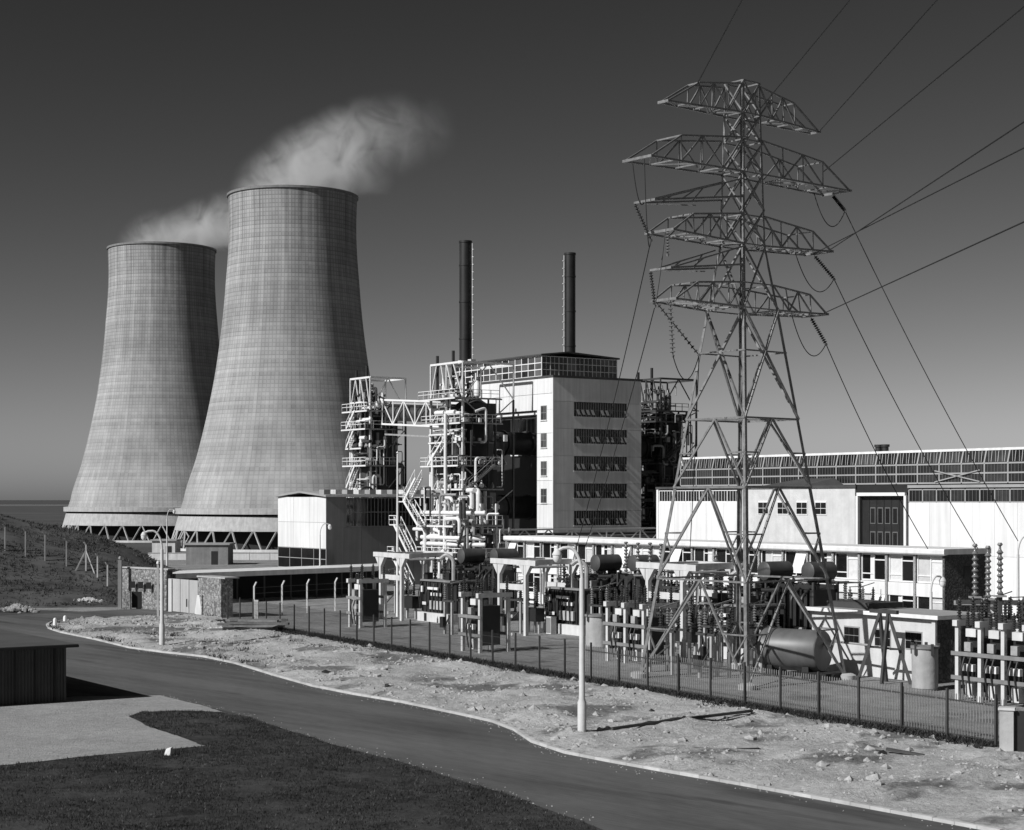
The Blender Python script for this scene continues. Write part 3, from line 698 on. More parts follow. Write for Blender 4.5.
    for k in range(110):
        z = rg.choice(lv[:-1]) + .1; s = rg.uniform(.2, .65)
        if rg.random() < .65: x = rg.uniform(-h * 1.1, h); y = -h + rg.uniform(-.4, .7)
        else: x = h + rg.uniform(-.6, .4); y = rg.uniform(-h, h * .7)
        if rg.random() < .4: bx('valve_box', pm(), t, x - s / 2, x + s / 2, y - s / 2, y + s / 2, z, z + s * rg.uniform(.8, 1.8))
        else: MB().lathe([(s * .2, z), (s * .5, z + .15), (s * .5, z + s), (s * .2, z + s * 1.3), (s * .15, z + s * 1.9)], 12, c=(x, y)).build('valve', pm(), t)
    for x, y, z in ((-h + 1.0, -h + .4, ztop + 1.2), (.2, -h + .9, ztop + 1.7)):
        tb('vent_pipe', 'chimney_steel', t, [(x, y, zt + 1.0), (x, y, z)], .2, 10)
    return t, zt, lv
E1 = Vector(((472 - 512) / F * 228, 228, 0)); E2 = Vector(((378 - 512) / F * 243, 243, 0)); E3 = Vector(((664 - 512) / F * 252, 252, 0))
ex1, zt1, lv1 = exchanger(E1, 'tall steel heat exchanger tower wrapped in white pipes, stairs and platforms, before the reactor building', 7.8, 27.6, 3)
ex2, zt2, lv2 = exchanger(E2, 'farther heat exchanger tower standing between the nearer cooling tower and the duct bridge', 5.6, 26.8, 8, dim=True)
ex3, zt3, lv3 = exchanger(E3, 'heat exchanger tower, its shade painted in dark steel, behind the right side of the reactor building', 6.6, 27.2, 11, dark=True)
h = 3.9                                               # extra runs on the nearest tower
for pts, r in (([(1.5, -h - 1.1, 1), (1.5, -h - 1.1, 21)], .22), ([(-2.0, -h - .9, 2), (-2.0, -h - .9, 16), (-1, -h - .5, 16)], .2), ([(h + .2, -h + .5, 11.2), (h + 3.4, -h + .2, 11.2), (h + 3.4, -h + .2, 8.2)], .34),
               ([(h, -h - .4, 10.4), (h + 2.8, -h - .4, 10.4)], .22), ([(-h, -h - .8, 4.1), (h + 2, -h - .8, 4.1), (h + 2, -h - .8, 2.4)], .2), ([(-1, -h - 1.3, 6.2), (3.4, -h - 1.3, 5.4), (5, -h + .5, 5.4)], .26)):
    tb('pipe', 'pipe_white', ex1, bend(pts, .6), r, 10)
bx('wind_wall', 'white_clad', ex1, -h - .9, -h - .2, -h + .3, h, 9.5, 18.4)
for z0, z1, x0, x1 in ((0, 3.2, -6.6, -3.8), (3.2, 6.4, -5.4, -2.2), (6.4, 9.4, -2.2, -4.9)): stair(ex1, (x0, -h - 1.9, z0), (x1, -h - 1.9, z1), 1.0)
bx('landing', 'pipe_white', ex1, -6.4, -4.9, -h - 2.5, -h - 1.2, 3.1, 3.25)
bx('operating_deck', 'pipe_grey', ex1, -5.5, 6.2, -h - 2.6, -h - .3, 4.55, 4.75)
rail(ex1, [(-5.5, -h - 2.6, 4.75), (6.2, -h - 2.6, 4.75), (6.2, -h - .3, 4.75)])

# pipe rack and valve platform at the foot of the nearer exchanger
pr_ = thing('pipe_rack', 'tangle of white pipes, valves and stairs below the nearer heat exchanger', 'pipe rack', ((466 - 512) / F * 192, 192, 0), PR)
rg = random.Random(21); wm = ('pipe_white', 'pipe_white', 'pipe_white', 'pipe_grey', 'vessel')
for x in (-4.2, -1.2, 1.8, 4.4):
    for y in (-2.6, 2.8): br('column', 'pipe_white' if x < 3 else 'pipe_grey', pr_, (x, y, 0), (x, y, 9.6 if x < 3 else 7), .2 if x != -1.2 else .34)
for z, x0, x1 in ((3.7, -5.4, 5.0), (7.2, -4.6, 2.4)):
    bx('platform', 'steel_dark', pr_, x0, x1, -3.2, 3.2, z, z + .1); br('edge_beam', 'pipe_white', pr_, (x0, -3.2, z - .05), (x1, -3.2, z - .05), .1, .2); br('edge_beam', 'pipe_grey', pr_, (x1, -3.2, z - .05), (x1, 3.2, z - .05), .1, .2)
    rail(pr_, [(x0, -3.2, z + .1), (x1, -3.2, z + .1), (x1, 3.2, z + .1)])
for a, b in (((-6.0, 9.8), (-3.0, 7.2)), ((-8.2, 7.2), (-4.8, 3.7)), ((-8.6, 3.7), (-5.2, .1)), ((-3.6, 12.4), (-6.2, 9.8))): stair(pr_, (a[0], -3.9, a[1]), (b[0], -3.9, b[1]), .9)
for x0, x1, z in ((-9.2, -7.6, 7.15), (-9.6, -8.2, 3.65), (-7.2, -5.6, 9.75)): bx('landing', 'pipe_white', pr_, x0, x1, -4.4, -3.4, z, z + .12); rail(pr_, [(x0, -3.4, z + .1), (x0, -4.4, z + .1), (x1, -4.4, z + .1)])
for k in range(46):
    x = rg.uniform(-4.6, 4.6); y = rg.uniform(-3.4, 1); z0 = rg.choice((.2, 3.9, 3.9, 7.4)) + rg.uniform(0, 1.2); r = rg.choice((.07, .1, .14, .2, .28)); d = rg.choice((-1, 1))
    pts = [(x, y, z0), (x, y, z0 + rg.uniform(1, 3.4)), ]; q = pts[-1]
    pts += [(x + d * rg.uniform(.8, 3.2), y + rg.uniform(-.3, .8), q[2])]
    if rg.random() < .6: e_ = pts[-1]; pts += [(e_[0], e_[1], e_[2] - rg.uniform(.5, 2))]
    tb('pipe', rg.choice(wm), pr_, bend(pts, r * 2.5 + .1), r)
for k in range(44):
    z = rg.choice((.05, 3.82, 3.82, 7.32)); s = rg.uniform(.25, .8); x = rg.uniform(-4.8, 4.6); y = rg.uniform(-3.1, .5)
    if rg.random() < .35: bx('valve_box', rg.choice(wm), pr_, x - s / 2, x + s / 2, y - s / 2, y + s / 2, z, z + s * rg.uniform(.8, 1.8))
    else: MB().lathe([(s * .2, z), (s * .5, z + .15), (s * .5, z + s), (s * .2, z + s * 1.3), (s * .15, z + s * 1.9)], 12, c=(x, y)).build('valve', rg.choice(wm), pr_)
for z in (5.2, 5.9, 8.6): tb('header', 'pipe_white', pr_, bend([(-4.4, -3.0, z), (3.6 - z * .1, -3.0, z), (5.4, -1.0, z)], .8), .24, 10)
for x in (-.2, 1.2, 2.6): br('brace', 'steel_dark', pr_, (x, -3.0, 3.9), (x + 1.6, -3.0, 7.2), .2)
bx('dark_cubicle', 'black_steel', pr_, -3.4, 4.4, 0, 2.6, .1, 3.5)

# duct bridge between the exchanger towers, and the big gas ducts into the reactor
db = thing('duct_bridge', 'long gas duct carried on a light steel truss between two heat exchanger towers', 'duct', (0, 0, 0))
a = E1 + Vector((0, 0, 19.6)) - U * 3.6; b = E2 + Vector((0, 0, 20.4)) + U * 3.4
dd = (b - a)
tb('duct', 'tank_dark', db, [a + Vector((0, 0, 1.5)), b + Vector((0, 0, 1.5))], 1.0, 16)
tb('duct', 'pipe_grey', db, [a + Vector((0, 0, 2.7)), b + Vector((0, 0, 2.7))], .35, 10)
for z in (0, 3.3): br('chord', 'frame_white', db, a + Vector((0, 0, z)) - V * 1.3, b + Vector((0, 0, z)) - V * 1.3, .24)
br('deck', 'pipe_grey', db, a - Vector((0, 0, .1)), b - Vector((0, 0, .1)), 2.4, .12)
br('lower_chord', 'pipe_grey', db, a - Vector((0, 0, 1.4)) - V * .8, b - Vector((0, 0, 1.4)) - V * .8, .22)
for i in range(7):
    p = a + dd * (i / 6) - V * 1.3; br('post', 'frame_white', db, p, p + Vector((0, 0, 3.3)), .15)
    if i < 6:
        q = a + dd * ((i + 1) / 6) - V * 1.3; s = (0, 3.3) if i % 2 else (3.3, 0)
        br('brace', 'frame_white', db, p + Vector((0, 0, s[0])), q + Vector((0, 0, s[1])), .13)
tb('pipe', 'pipe_white', db, [a + Vector((0, 0, -9.6)), b + Vector((0, 0, -9.6))], .28, 10)
gd = thing('gas_duct', 'fat dark gas duct joining the nearer heat exchanger to the reactor building', 'duct', (0, 0, 0))
for z in (17.5, 9.0):
    p = E1 + Vector((0, 0, z)); q = p + V * 17.0 - U * 2
    tb('duct_run', 'vessel', gd, [p, p.lerp(q, .5), q], 1.5, 16)
    for k in (.3, .55, .8): c = p.lerp(q, k); d = (q - p).normalized(); tb('flange', 'vessel', gd, [c - d * .12, c + d * .12], 1.75, 16)
gd3 = thing('gas_duct', 'dark gas duct behind the right flank of the reactor building', 'duct', (0, 0, 0))
p = E3 + Vector((0, 0, 17.5)); tb('duct_run', 'vessel', gd3, [p, p - V * 8], 1.5, 16)
tb('flange', 'vessel', gd3, [p - V * 4, p - V * 4.3], 1.75, 16)

# ------------------------------------------------------------------ low blower house
BC = Vector(((326 - 512) / F * 200, 200, 0)); bw = along(BC, V, 430); bl = -along(BC, U, 278)
bh = thing('blower_house', 'low flat roofed hall with a white end and a dark ribbon window under the eaves', 'building', BC, PR)
bl = abs(bl); HB2 = zat(BC, 497)
bx('core', 'panel_dark', bh, -bl + .12, -.12, .12, bw - .12, 0, HB2 - .1)
for i in range(3):
    for z0, z1 in ((4.45, 7.4), (7.43, HB2)):
        bx('panel', 'white_clad', bh, -bl + bl * i / 3 + .015, -bl + bl * (i + 1) / 3 - .015, 0, .1, z0, z1)
glaze(bh, (-bl, .05, 0), (1, 0, 0), 4, bl, 2.0, 4.4, 2, (0, -1, 0), 'frame_grey', 'glass', wb=.08)
bx('plinth', 'concrete_white', bh, -bl, 0, -.05, .1, 0, 1.95)
for i in range(6):
    for z0, z1 in ((0, 1.6), (1.62, 4.2), (4.22, 6.85)):
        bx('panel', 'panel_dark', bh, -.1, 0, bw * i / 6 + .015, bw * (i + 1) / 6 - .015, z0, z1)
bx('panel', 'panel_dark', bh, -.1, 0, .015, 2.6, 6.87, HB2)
glaze(bh, (-.06, 2.65, 0), (0, 1, 0), 8, bw - 2.7, 6.95, HB2 - .1, 2, (1, 0, 0), 'frame_grey', 'glass', wb=.07, bars=3)
mb = MB()
q = [(-bl - .3, -.3, HB2 + .02), (-bl / 2, -.3, HB2 + .5), (.35, -.3, HB2 + .02), (-bl - .3, bw + 3, HB2 + .02), (-bl / 2, bw + 3, HB2 + .5), (.35, bw + 3, HB2 + .02)]
q += [(x, y, z + .22) for x, y, z in q]
mb.add(q, [(0, 1, 4, 3), (1, 2, 5, 4), (6, 9, 10, 7), (7, 10, 11, 8), (0, 3, 9, 6), (2, 8, 11, 5), (0, 6, 7, 1), (1, 7, 8, 2), (3, 4, 10, 9), (4, 5, 11, 10)]).build('roof', 'roof_light', bh)
bx('fascia', 'white_paint', bh, .36, .42, -.3, bw + 3, HB2 + .02, HB2 + .26)
for i in range(11):
    y = -.1 + i * (bw + 2.6) / 11
    bx('roof_vent', 'concrete_white' if i % 2 else 'roof_light', bh, -1.5, -.3, y, y + .8, HB2 + .1, HB2 + .85)
tb('downpipe', 'frame_white', bh, [(.12, bw + .2, 0), (.12, bw + .2, HB2)], .1)

# pipe bridge in front of the reactor building
pb0 = W(500, 541, 204); tbp = along(pb0, V, 662)
pb = thing('pipe_bridge', 'light steel truss bridge carrying pipes across the foot of the reactor building', 'bridge', (pb0.x, pb0.y, 0), math.atan2(V.y, V.x))
z0, z1 = zat(pb0, 543), zat(pb0, 530)
for z in (z0, z1):
    for y in (0, 1.6): br('chord', 'frame_white', pb, (0, y, z), (tbp, y, z), .17)
k = 14
for i in range(k):
    a, b = tbp * i / k, tbp * (i + 1) / k
    br('brace', 'frame_white', pb, (a, 0, z0 if i % 2 else z1), (b, 0, z1 if i % 2 else z0), .13)
    if i % 3 == 0: br('post', 'frame_white', pb, (a, 0, z0), (a, 0, z1), .15)
for y, z, r in ((.6, z0 + .35, .22), (1.1, z0 + .4, .28), (.8, z0 + .95, .16)): tb('pipe', 'vessel', pb, [(0, y, z), (tbp, y, z)], r)
for x in (.6, tbp * .33, tbp * .64, tbp - .5):
    for s in (-.6, .6): br('trestle_leg', 'pipe_grey', pb, (x + s, .8, 0), (x + s * .3, .8, z0), .2)
bx('switch_room', 'black_steel', pb, -.5, tbp * .45, 1.0, 4, 0, z0 - .7)

# ------------------------------------------------------------------ turbine hall
TP = Vector(((657 - 512) / F * 186, 186, 0)); L1 = along(TP, U, 858); L2 = along(TP, U, 905); L3 = along(TP, U, 1090); LA = along(TP, U, 741)
th = thing('turbine_hall', 'long white turbine hall with a tall dark door and a glazed upper storey', 'building', TP, PR)
HT = zat(TP, 488)
DW = 7.0
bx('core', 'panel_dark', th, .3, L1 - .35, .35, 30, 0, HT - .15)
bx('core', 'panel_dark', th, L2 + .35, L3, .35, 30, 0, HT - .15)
bx('core', 'black', th, L1 - .3, L2 + .3, 1.2, 30, 0, HT - .15)
n = 5
for i in range(n): bx('panel', 'white_clad', th, .25 + (LA - .25) * i / n + .01, .25 + (LA - .25) * (i + 1) / n - .01, .02, .3, 0, HT - 1.5)
glaze(th, (.3, .12, 0), (1, 0, 0), 6, LA - .3, HT - 1.45, HT - .3, 1, (0, -1, 0), 'frame_white', 'glass', wb=.1, bars=5)
br('corner_post', 'white_paint', th, (.1, .1, 0), (.1, .1, HT), .3)
# rendered stretch with four small windows
wz0, wz1 = zat(TP + U * 25, 514), zat(TP + U * 25, 502)
wx = [along(TP, U, p) for p in (763.5, 783, 802, 821)]
bx('rendered_wall', 'cream_render', th, LA + .005, L1 - .4, .02, .3, 0, HT - .15)
for x in wx:
    w = bx('window', 'frame_white', th, x - .78, x + .78, -.04, .015, wz0 - .1, wz1 + .1)
    for a in range(2):
        for b in range(2): bx('pane', 'glass', w, x - .7 + a * .73, x - .03 + a * .73, -.07, -.043, wz0 + b * (wz1 - wz0) / 2, wz0 - .06 + (b + 1) * (wz1 - wz0) / 2)
bx('coping', 'roof_felt', th, -.1, L1 - .2, -.12, .6, HT - .14, HT + .1)
# tall door in a pale frame
br('door_frame', 'frame_white', th, (L1 - .1, .05, 0), (L1 - .1, .05, HT - .9), .28); br('door_frame', 'frame_white', th, (L2 + .05, .05, 0), (L2 + .05, .05, HT - .9), .28)
br('door_frame', 'frame_white', th, (L1 - .1, .05, HT - .75), (L2 + .05, .05, HT - .75), .3)
bx('lintel', 'black_steel', th, L1 - .35, L2 + .35, .1, .6, HT - .6, HT + .1)
k = 6
for i in range(k):
    x0 = L1 + .15 + (L2 - L1 - .3) * i / k; x1 = x0 + (L2 - L1 - .3) / k - .04
    d = bx('door_leaf', 'black_steel', th, x0, x1, .42, .52, 0, HT - .95)
    if 0 < i < 5:
        for zc in (HT - 2.7, HT - 4.9):
            mb = MB().box(x0 + .12, x1 - .12, .37, .41, zc - .75, zc + .75); mb.build('sash', 'frame_dim', d)
            bx('pane', 'glass', d, x0 + .2, x1 - .2, .345, .365, zc - .66, zc + .66)
# white stretch right of the door
n = 8
for i in range(n):
    x0 = L2 + .4 + (L3 - L2 - .4) * i / n; x1 = x0 + (L3 - L2 - .4) / n
    for z0, z1 in ((0, 5.2), (5.22, HT - 1.5)): bx('panel', 'white_clad', th, x0 + .01, x1 - .01, .02, .3, z0, z1)
glaze(th, (L2 + .4, .12, 0), (1, 0, 0), 12, L3 - L2 - .4, HT - 1.45, HT - .35, 1, (0, -1, 0), 'frame_grey', ['glass', 'glass', 'glass_dim'], wb=.12, bars=4, barmat='frame_dim')
bx('coping', 'roof_light', th, L2 + .38, L3, -.1, .6, HT - .2, HT + .05)
# glazed upper hall, set back
TU = TP + V * DW; ux0 = along(TU, U, 681); UP_ = TU + U * ux0
zg0 = HT + .1; zg1 = zat(UP_, 470); zg2 = zat(UP_, 459.5)
bx('roof_apron', 'roof_light', th, .2, L3, .65, DW - .1, HT - .12, HT + .02)
Lg = L3 + 10 - ux0; nb = 26
bx('upper_core', 'glass', th, ux0 + .3, ux0 + Lg, DW + 1.6, DW + 20, HT, zg2 - .3)
glaze(th, (ux0, DW, 0), (1, 0, 0), nb, Lg, zg0 + .2, zg1, 2, (0, -1, 0), 'frame_grey', ['glass', 'glass', 'glass_dim'], wb=.14, bars=7, barmat='frame_dim')
for i in range(nb):                                     # tilted ventilator sashes under the roof
    x0 = ux0 + Lg * i / nb; x1 = x0 + Lg / nb
    m = MB().add([(x0 + .1, DW - .02, zg1 + .1), (x1 - .1, DW - .02, zg1 + .1), (x1 - .1, DW + .3, zg2 - .05), (x0 + .1, DW + .3, zg2 - .05), (x0 + .1, DW + .06, zg1 + .06), (x1 - .1, DW + .06, zg1 + .06), (x1 - .1, DW + .36, zg2 - .1), (x0 + .1, DW + .36, zg2 - .1)],
        [(0, 1, 2, 3), (7, 6, 5, 4), (0, 4, 5, 1), (1, 5, 6, 2), (2, 6, 7, 3), (3, 7, 4, 0)]).build('roof_pane', 'glass_dim', th)
    br('rafter', 'frame_grey', th, (x0, DW - .06, zg1), (x0, DW + .26, zg2), .16, .12)
    mb = MB()
    for b in range(1, 7): x = x0 + (x1 - x0) * b / 7; mb.bar((x + .12 * (b % 2), DW - .05, zg1 + .12), (x - .14, DW + .27, zg2 - .02), .04)
    mb.build('glazing_bars', 'frame_grey', m)
bx('roof', 'white_paint', th, ux0 - .2, ux0 + Lg, DW + .2, DW + 21, zg2, zg2 + .22)
bx('end_wall', 'white_paint', th, ux0 - .1, ux0 + .2, DW + .1, DW + 20, HT + .02, zg2 - .02)
xc = along(TU, U, 958) ; w_ = Lg / nb
for s in (-1, 1): br('wind_brace', 'frame_grey', th, (xc - s * w_, DW - .14, zg0 + .3), (xc + s * w_, DW - .14, zg1 - .6), .1)
xk = along(TU, U, 826)
mb = MB().add([(xk - 3.2, .7, HT + .05), (xk + 3, .7, HT + .05), (xk + 1.4, DW - .2, HT + .9), (xk - 3.2, DW - .2, HT + .9), (xk - 3.2, DW - .2, HT + .05), (xk + 3, DW - .2, HT + .05)], [(0, 1, 2, 3), (1, 5, 2), (0, 3, 4)]).build('roof_light', 'roof_felt', th)
for k in (815, 821.5): x = along(TU, U, k); MB().lathe([(.35, zg2 + .2), (.35, zg2 + 1.0), (.45, zg2 + 1.0), (.45, zg2 + 1.25)], 10, c=(x, DW + 9)).build('roof_ventilator', 'black_steel', th)

# ------------------------------------------------------------------ office block
OC = Vector(((508 - 512) / F * 165, 165, 0)); OL = along(OC, U, 944)
of = thing('office_block', 'long two storey white office block with many small paned windows', 'building', OC, PR)
HO = zat(OC, 536)
OD = along(OC + U * OL, V, 986)
bx('core', 'cream_render', of, .2, OL - .2, .5, OD - .2, 0, HO - .2)
bx('end_wall', 'brickwork', of, OL - .19, OL, .05, OD, 0, HO - .35)
bx('end_wall', 'brickwork', of, 0, .19, .05, OD, 0, HO - .35)
mb = MB()
prof = [(-.26, HO - .42), (-.34, HO - .32), (-.34, HO - .08), (-.3, HO + .02), (OD + .2, HO + .02), (OD + .2, HO - .36), (.2, HO - .36)]
k = len(prof)
mb.add([(-.3, y, z) for y, z in prof] + [(OL + .3, y, z) for y, z in prof], [tuple(range(k)), tuple(range(2 * k - 1, k - 1, -1))] + [(i, i + k, (i + 1) % k + k, (i + 1) % k) for i in range(k)]).build('roof', 'white_paint', of)
nb = 20; w = OL / nb; fl = [(HO - 2.4, HO - .45), (HO - 5.2, HO - 3.25)]
for j, (za, zb) in enumerate(fl):
    bx('spandrel', 'white_clad', of, .01, OL - .01, .06 + j * .002, .45, za - .95, za - .03)
    for i in range(nb):
        x0 = i * w; f = link('window', None, of); m = MB()
        for x in (x0 + .14, x0 + w * .5, x0 + w - .14): m.bar((x, .2, za), (x, .2, zb), .09, .1)
        for z in (za + .05, zb - .05): m.bar((x0 + .1, .2, z), (x0 + w - .1, .2, z), .08, .1)
        m.bar((x0 + .1, .2, za + .5), (x0 + w * .5, .2, za + .5), .06, .08); m.bar((x0 + w * .5, .2, zb - .45), (x0 + w - .1, .2, zb - .45), .06, .08)
        m.build('frame', 'frame_white', f)
        for q in range(2):
            a = x0 + .19 + q * (w * .5 - .14); b = a + w * .5 - .24
            r = rng.random()
            if r < .40: bx('pane', 'glass', f, a, b, .22, .24, za + .09, zb - .09)
            elif r < .70:
                c = a + (b - a) * rng.uniform(.3, .7)
                bx('pane', 'glass', f, a, c, .22, .24, za + .09, zb - .09); bx('curtain', 'curtain', f, c, b, .22, .24, za + .09, zb - .09)
            else: bx('curtain', 'curtain', f, a, b, .22, .24, za + .09, zb - .09)
            if rng.random() < .10:
                MB().add([(a, .1, zb - .1), (b, .1, zb - .1), (b, -.45, za + .3), (a, -.45, za + .3), (a, .13, zb - .12), (b, .13, zb - .12), (b, -.42, za + .28), (a, -.42, za + .28)], [(0, 3, 2, 1), (4, 5, 6, 7), (0, 1, 5, 4), (1, 2, 6, 5), (2, 3, 7, 6), (3, 0, 4, 7)]).build('open_sash', 'frame_white', f)
        bx('pier', 'concrete_white', of, x0 - .1, x0 + .1, .055 - .1, .07, HO - 6.2, HO - .43)
bx('plinth', 'concrete_dark', of, 0, OL, .07, .45, 0, HO - 6.3)
bx('vent_window', 'glass', of, OL + .005, OL + .03, 2.0, 2.6, HO - 2.4, HO - 1.2)
tb('downpipe', 'pipe_grey', of, [(-.12, -.1, 0), (-.12, -.1, HO - .4)], .09)

# ------------------------------------------------------------------ small white switch house at right
SC = G(936, 684); SW = along(SC, V, 986); SL = abs(along(SC, U, 812))
sh = thing('switch_house', 'small flat roofed white brick switch house with three dark windows and a dark gable', 'building', SC, PR)
HS = zat(SC, 619)
bx('front_wall', 'cream_render', sh, -SL, -.21, 0, .2, 0, HS)
bx('end_wall', 'brickwork', sh, -.2, 0, .01, SW, 0, HS - .02)
bx('back_wall', 'cream_render', sh, -SL, -.21, SW - .2, SW - .01, 0, HS); bx('left_wall', 'cream_render', sh, -SL, -SL + .2, .21, SW - .21, 0, HS)
br('quoin', 'concrete_white', sh, (-.09, -.03, 0), (-.09, -.03, HS - .03), .26, .16)
bx('roof', 'roof_light', sh, -SL - .3, .4, -.3, SW + .3, HS + .01, HS + .16); bx('fascia', 'white_paint', sh, .405, .45, -.35, SW + .3, HS - .02, HS + .2); bx('fascia', 'white_paint', sh, -SL - .3, .45, -.35, -.305, HS - .02, HS + .2)
bx('roof_upstand', 'roof_felt', sh, -SL, -SL + 3.4, 1.2, SW, HS + .17, HS + .5)
for px in (852, 883, 914):
    x = along(SC, U, px)
    w = bx('window', 'frame_grey', sh, x - .62, x + .62, -.03, -.002, zat(SC, 652), zat(SC, 633))
    for a in range(3):
        for b in range(2): z0 = zat(SC, 652) + .06; z1 = zat(SC, 633) - .06; bx('pane', 'glass', w, x - .57 + a * .39, x - .21 + a * .39, -.055, -.033, z0 + b * (z1 - z0) / 2 + .02, z0 + (b + 1) * (z1 - z0) / 2 - .02)
bx('side_door', 'black_steel', sh, .005, .05, 1.4, 2.2, HS - 2.6, HS - 1.0)

# ------------------------------------------------------------------ stone gatehouse with its long open shelter
GC = G(222, 618.5)                                      # foot of the stone pier
gh = thing('gatehouse', 'low rubble stone gatehouse with pale double doors and a long flat white edged shelter roof', 'building', GC, 0)
def lp(px, py, z=0): q = G(px, py) - GC; return (q.x, q.y)
A_, B_ = lp(122, 607.5), lp(167, 611); C_, D_ = lp(171.5, 611.6), lp(198, 614.6); E_, F_ = lp(198, 615), lp(221, 618)
def wall(name, mat, a, b, z0, z1, th_=.4, dz=0.0):
    a = Vector((*a, 0)); b = Vector((*b, 0)); d = (b - a).normalized(); nn = Vector((-d.y, d.x, 0)) * th_
    return MB().add([(p.x, p.y, z) for z, k in ((z0, 0), (z1, dz)) for p in (a, b, b + nn, a + nn)], [(0, 3, 2, 1), (4, 5, 6, 7), (0, 1, 5, 4), (1, 2, 6, 5), (2, 3, 7, 6), (3, 0, 4, 7)]).build(name, mat, gh)
hA = HC - (568 - HZ) / F * (GC.y + A_[1]) ; hE = HC - (577 - HZ) / F * (GC.y + E_[1])
sw = wall('stone_wall', 'rubble_stone', A_, B_, 0, hA, .6)
wall('coping', 'concrete', (A_[0] - .1, A_[1] - .1), (B_[0] + .1, B_[1] - .1), hA + .01, hA + .14, .8)
for px in (132.5, 140.5, 148.5):
    x0, y0 = lp(px, 608 + (px - 122) * .078); bx('slit_window', 'black', gh, x0 - .22, x0 + .22, y0 - .06, y0 + .12, hA - 1.75, hA - 1.15)
x0, y0 = lp(140, 609); bx('hatch', 'black', gh, x0 - .75, x0 + .75, y0 - .08, y0 + .3, .1, 1.6); bx('hatch_cheek', 'rubble_stone', gh, x0 - 1.4, x0 - .78, y0 - .5, y0 - .05, 0, 1.65)
bx('recess_shade', 'black', gh, B_[0] + .02, C_[0] - .2, C_[1] + .5, C_[1] + 3, 0, hA - .4)  # solid black block, with the recess's shade as its colour
dl = Vector((D_[0] - C_[0], D_[1] - C_[1], 0)); hD = HC - (578.5 - HZ) / F * (GC.y + C_[1])
for i in range(3):
    a = Vector((*C_, 0)) + dl * (i / 3 + .01); b = Vector((*C_, 0)) + dl * ((i + 1) / 3 - .01)
    d = wall('door_leaf', 'door_paint', (a.x, a.y), (b.x, b.y), .05, hD, .12)
    if i == 1:
        p = b - Vector((.15, .12, 0)); bx('door_handle', 'black_steel', d, p.x - .05, p.x + .05, p.y - .06, p.y + .02, .6, 1.3)
br('door_post', 'white_paint', gh, (C_[0] - .1, C_[1] - .1, 0), (C_[0] - .1, C_[1] - .1, hD), .3)
wall('stone_pier', 'rubble_stone', E_, F_, 0, hE, 1.1)
wall('coping', 'concrete', (E_[0] - .1, E_[1] - .1), (F_[0] + .35, F_[1] - .15), hE + .01, hE + .13, 1.4)
# long roof slab: front edge runs from the gate to the transformers
ra = W(165, 574.5, 158) ; rbq = W(378, 567, 174)
zr = 3.15
ra = Vector(((165 - 512) / F * 165, 165, 0)) - GC; rb_ = Vector(((378 - 512) / F * 183, 183, 0)) - GC
z_a = zat(ra + GC, 574.5); z_b = zat(rb_ + GC, 566.5)
dv = Vector((-.04, 1, 0)) * 9
def slab(name, mat, a, b, dp, za, zb, t):
    return MB().add([(p.x, p.y, z + k) for k in (0, t) for p, z in ((a, za), (b, zb), (b + dp, zb), (a + dp, za))], [(0, 3, 2, 1), (4, 5, 6, 7), (0, 1, 5, 4), (1, 2, 6, 5), (2, 3, 7, 6), (3, 0, 4, 7)]).build(name, mat, gh)
slab('shelter_roof', 'white_clad', ra, rb_, dv, z_a - .42, z_b - .42, .42)
e_ = (rb_ - ra).normalized(); nf = -dv.normalized()
slab('fascia', 'white_paint', ra + nf * .06, rb_ + nf * .06, nf * -.05, z_a - .46, z_b - .46, .5)
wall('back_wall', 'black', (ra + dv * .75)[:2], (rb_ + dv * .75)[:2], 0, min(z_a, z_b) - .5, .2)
for i in range(8):
    p = ra.lerp(rb_, (i + .5) / 8) + dv * .08; br('shelter_post', 'steel_dark', gh, (p.x, p.y, 0), (p.x, p.y, z_a + (z_b - z_a) * (i + .5) / 8 - .43), .14)
# ------------------------------------------------------------------ lattice pylon
PY = Vector((12.9, 98, 0)); PHI = R(40)
py = thing('pylon', 'tall steel lattice pylon with four pairs of cross arms, standing behind the palisade fence', 'pylon', PY, PHI)
def hw(z):                                              # half width of the square body
    d = 5.8 - .1845 * z if z < 20.6 else (2.0 - (z - 20.6) * .2 if z < 24.2 else 1.28 - (z - 24.2) * .033)
    return d / 1.4142
CS = [(1, -1), (1, 1), (-1, 1), (-1, -1)]
def cp(i, z): w = hw(z); return Vector((CS[i % 4][0] * w, CS[i % 4][1] * w, z))
zl = [0, 5.6, 10.7, 14.5, 20.6, 24.2, 28.2, 31.5, 33.3]
for i in range(4):
    for a, b, w in ((0, 10.7, .25), (10.7, 20.6, .20), (20.6, 24.2, .17), (24.2, 33.3, .14)):
        m = MB(); p, q = cp(i, a), cp(i, b); dx = Vector((-CS[i][0], 0, 0)) * w * .42; dy = Vector((0, -CS[i][1], 0)) * w * .42
        m.add([p, p + dx * 2, p + dx * 2 + dy * .4, p + dx * .4 + dy * .4, p + dx * .4 + dy * 2, p + dy * 2] + [q, q + dx * 2, q + dx * 2 + dy * .4, q + dx * .4 + dy * .4, q + dx * .4 + dy * 2, q + dy * 2],
              [(0, 1, 7, 6), (1, 2, 8, 7), (2, 3, 9, 8), (3, 4, 10, 9), (4, 5, 11, 10), (5, 0, 6, 11)])
        m.build('leg', 'galvanised', py)
    MB().lathe([(.5, -.1), (.5, .25), (.3, .35)], 12, c=cp(i, 0)[:2]).build('footing', 'concrete', py)
def pbar(name, a, b, w): br(name, 'galvanised', py, a, b, w)
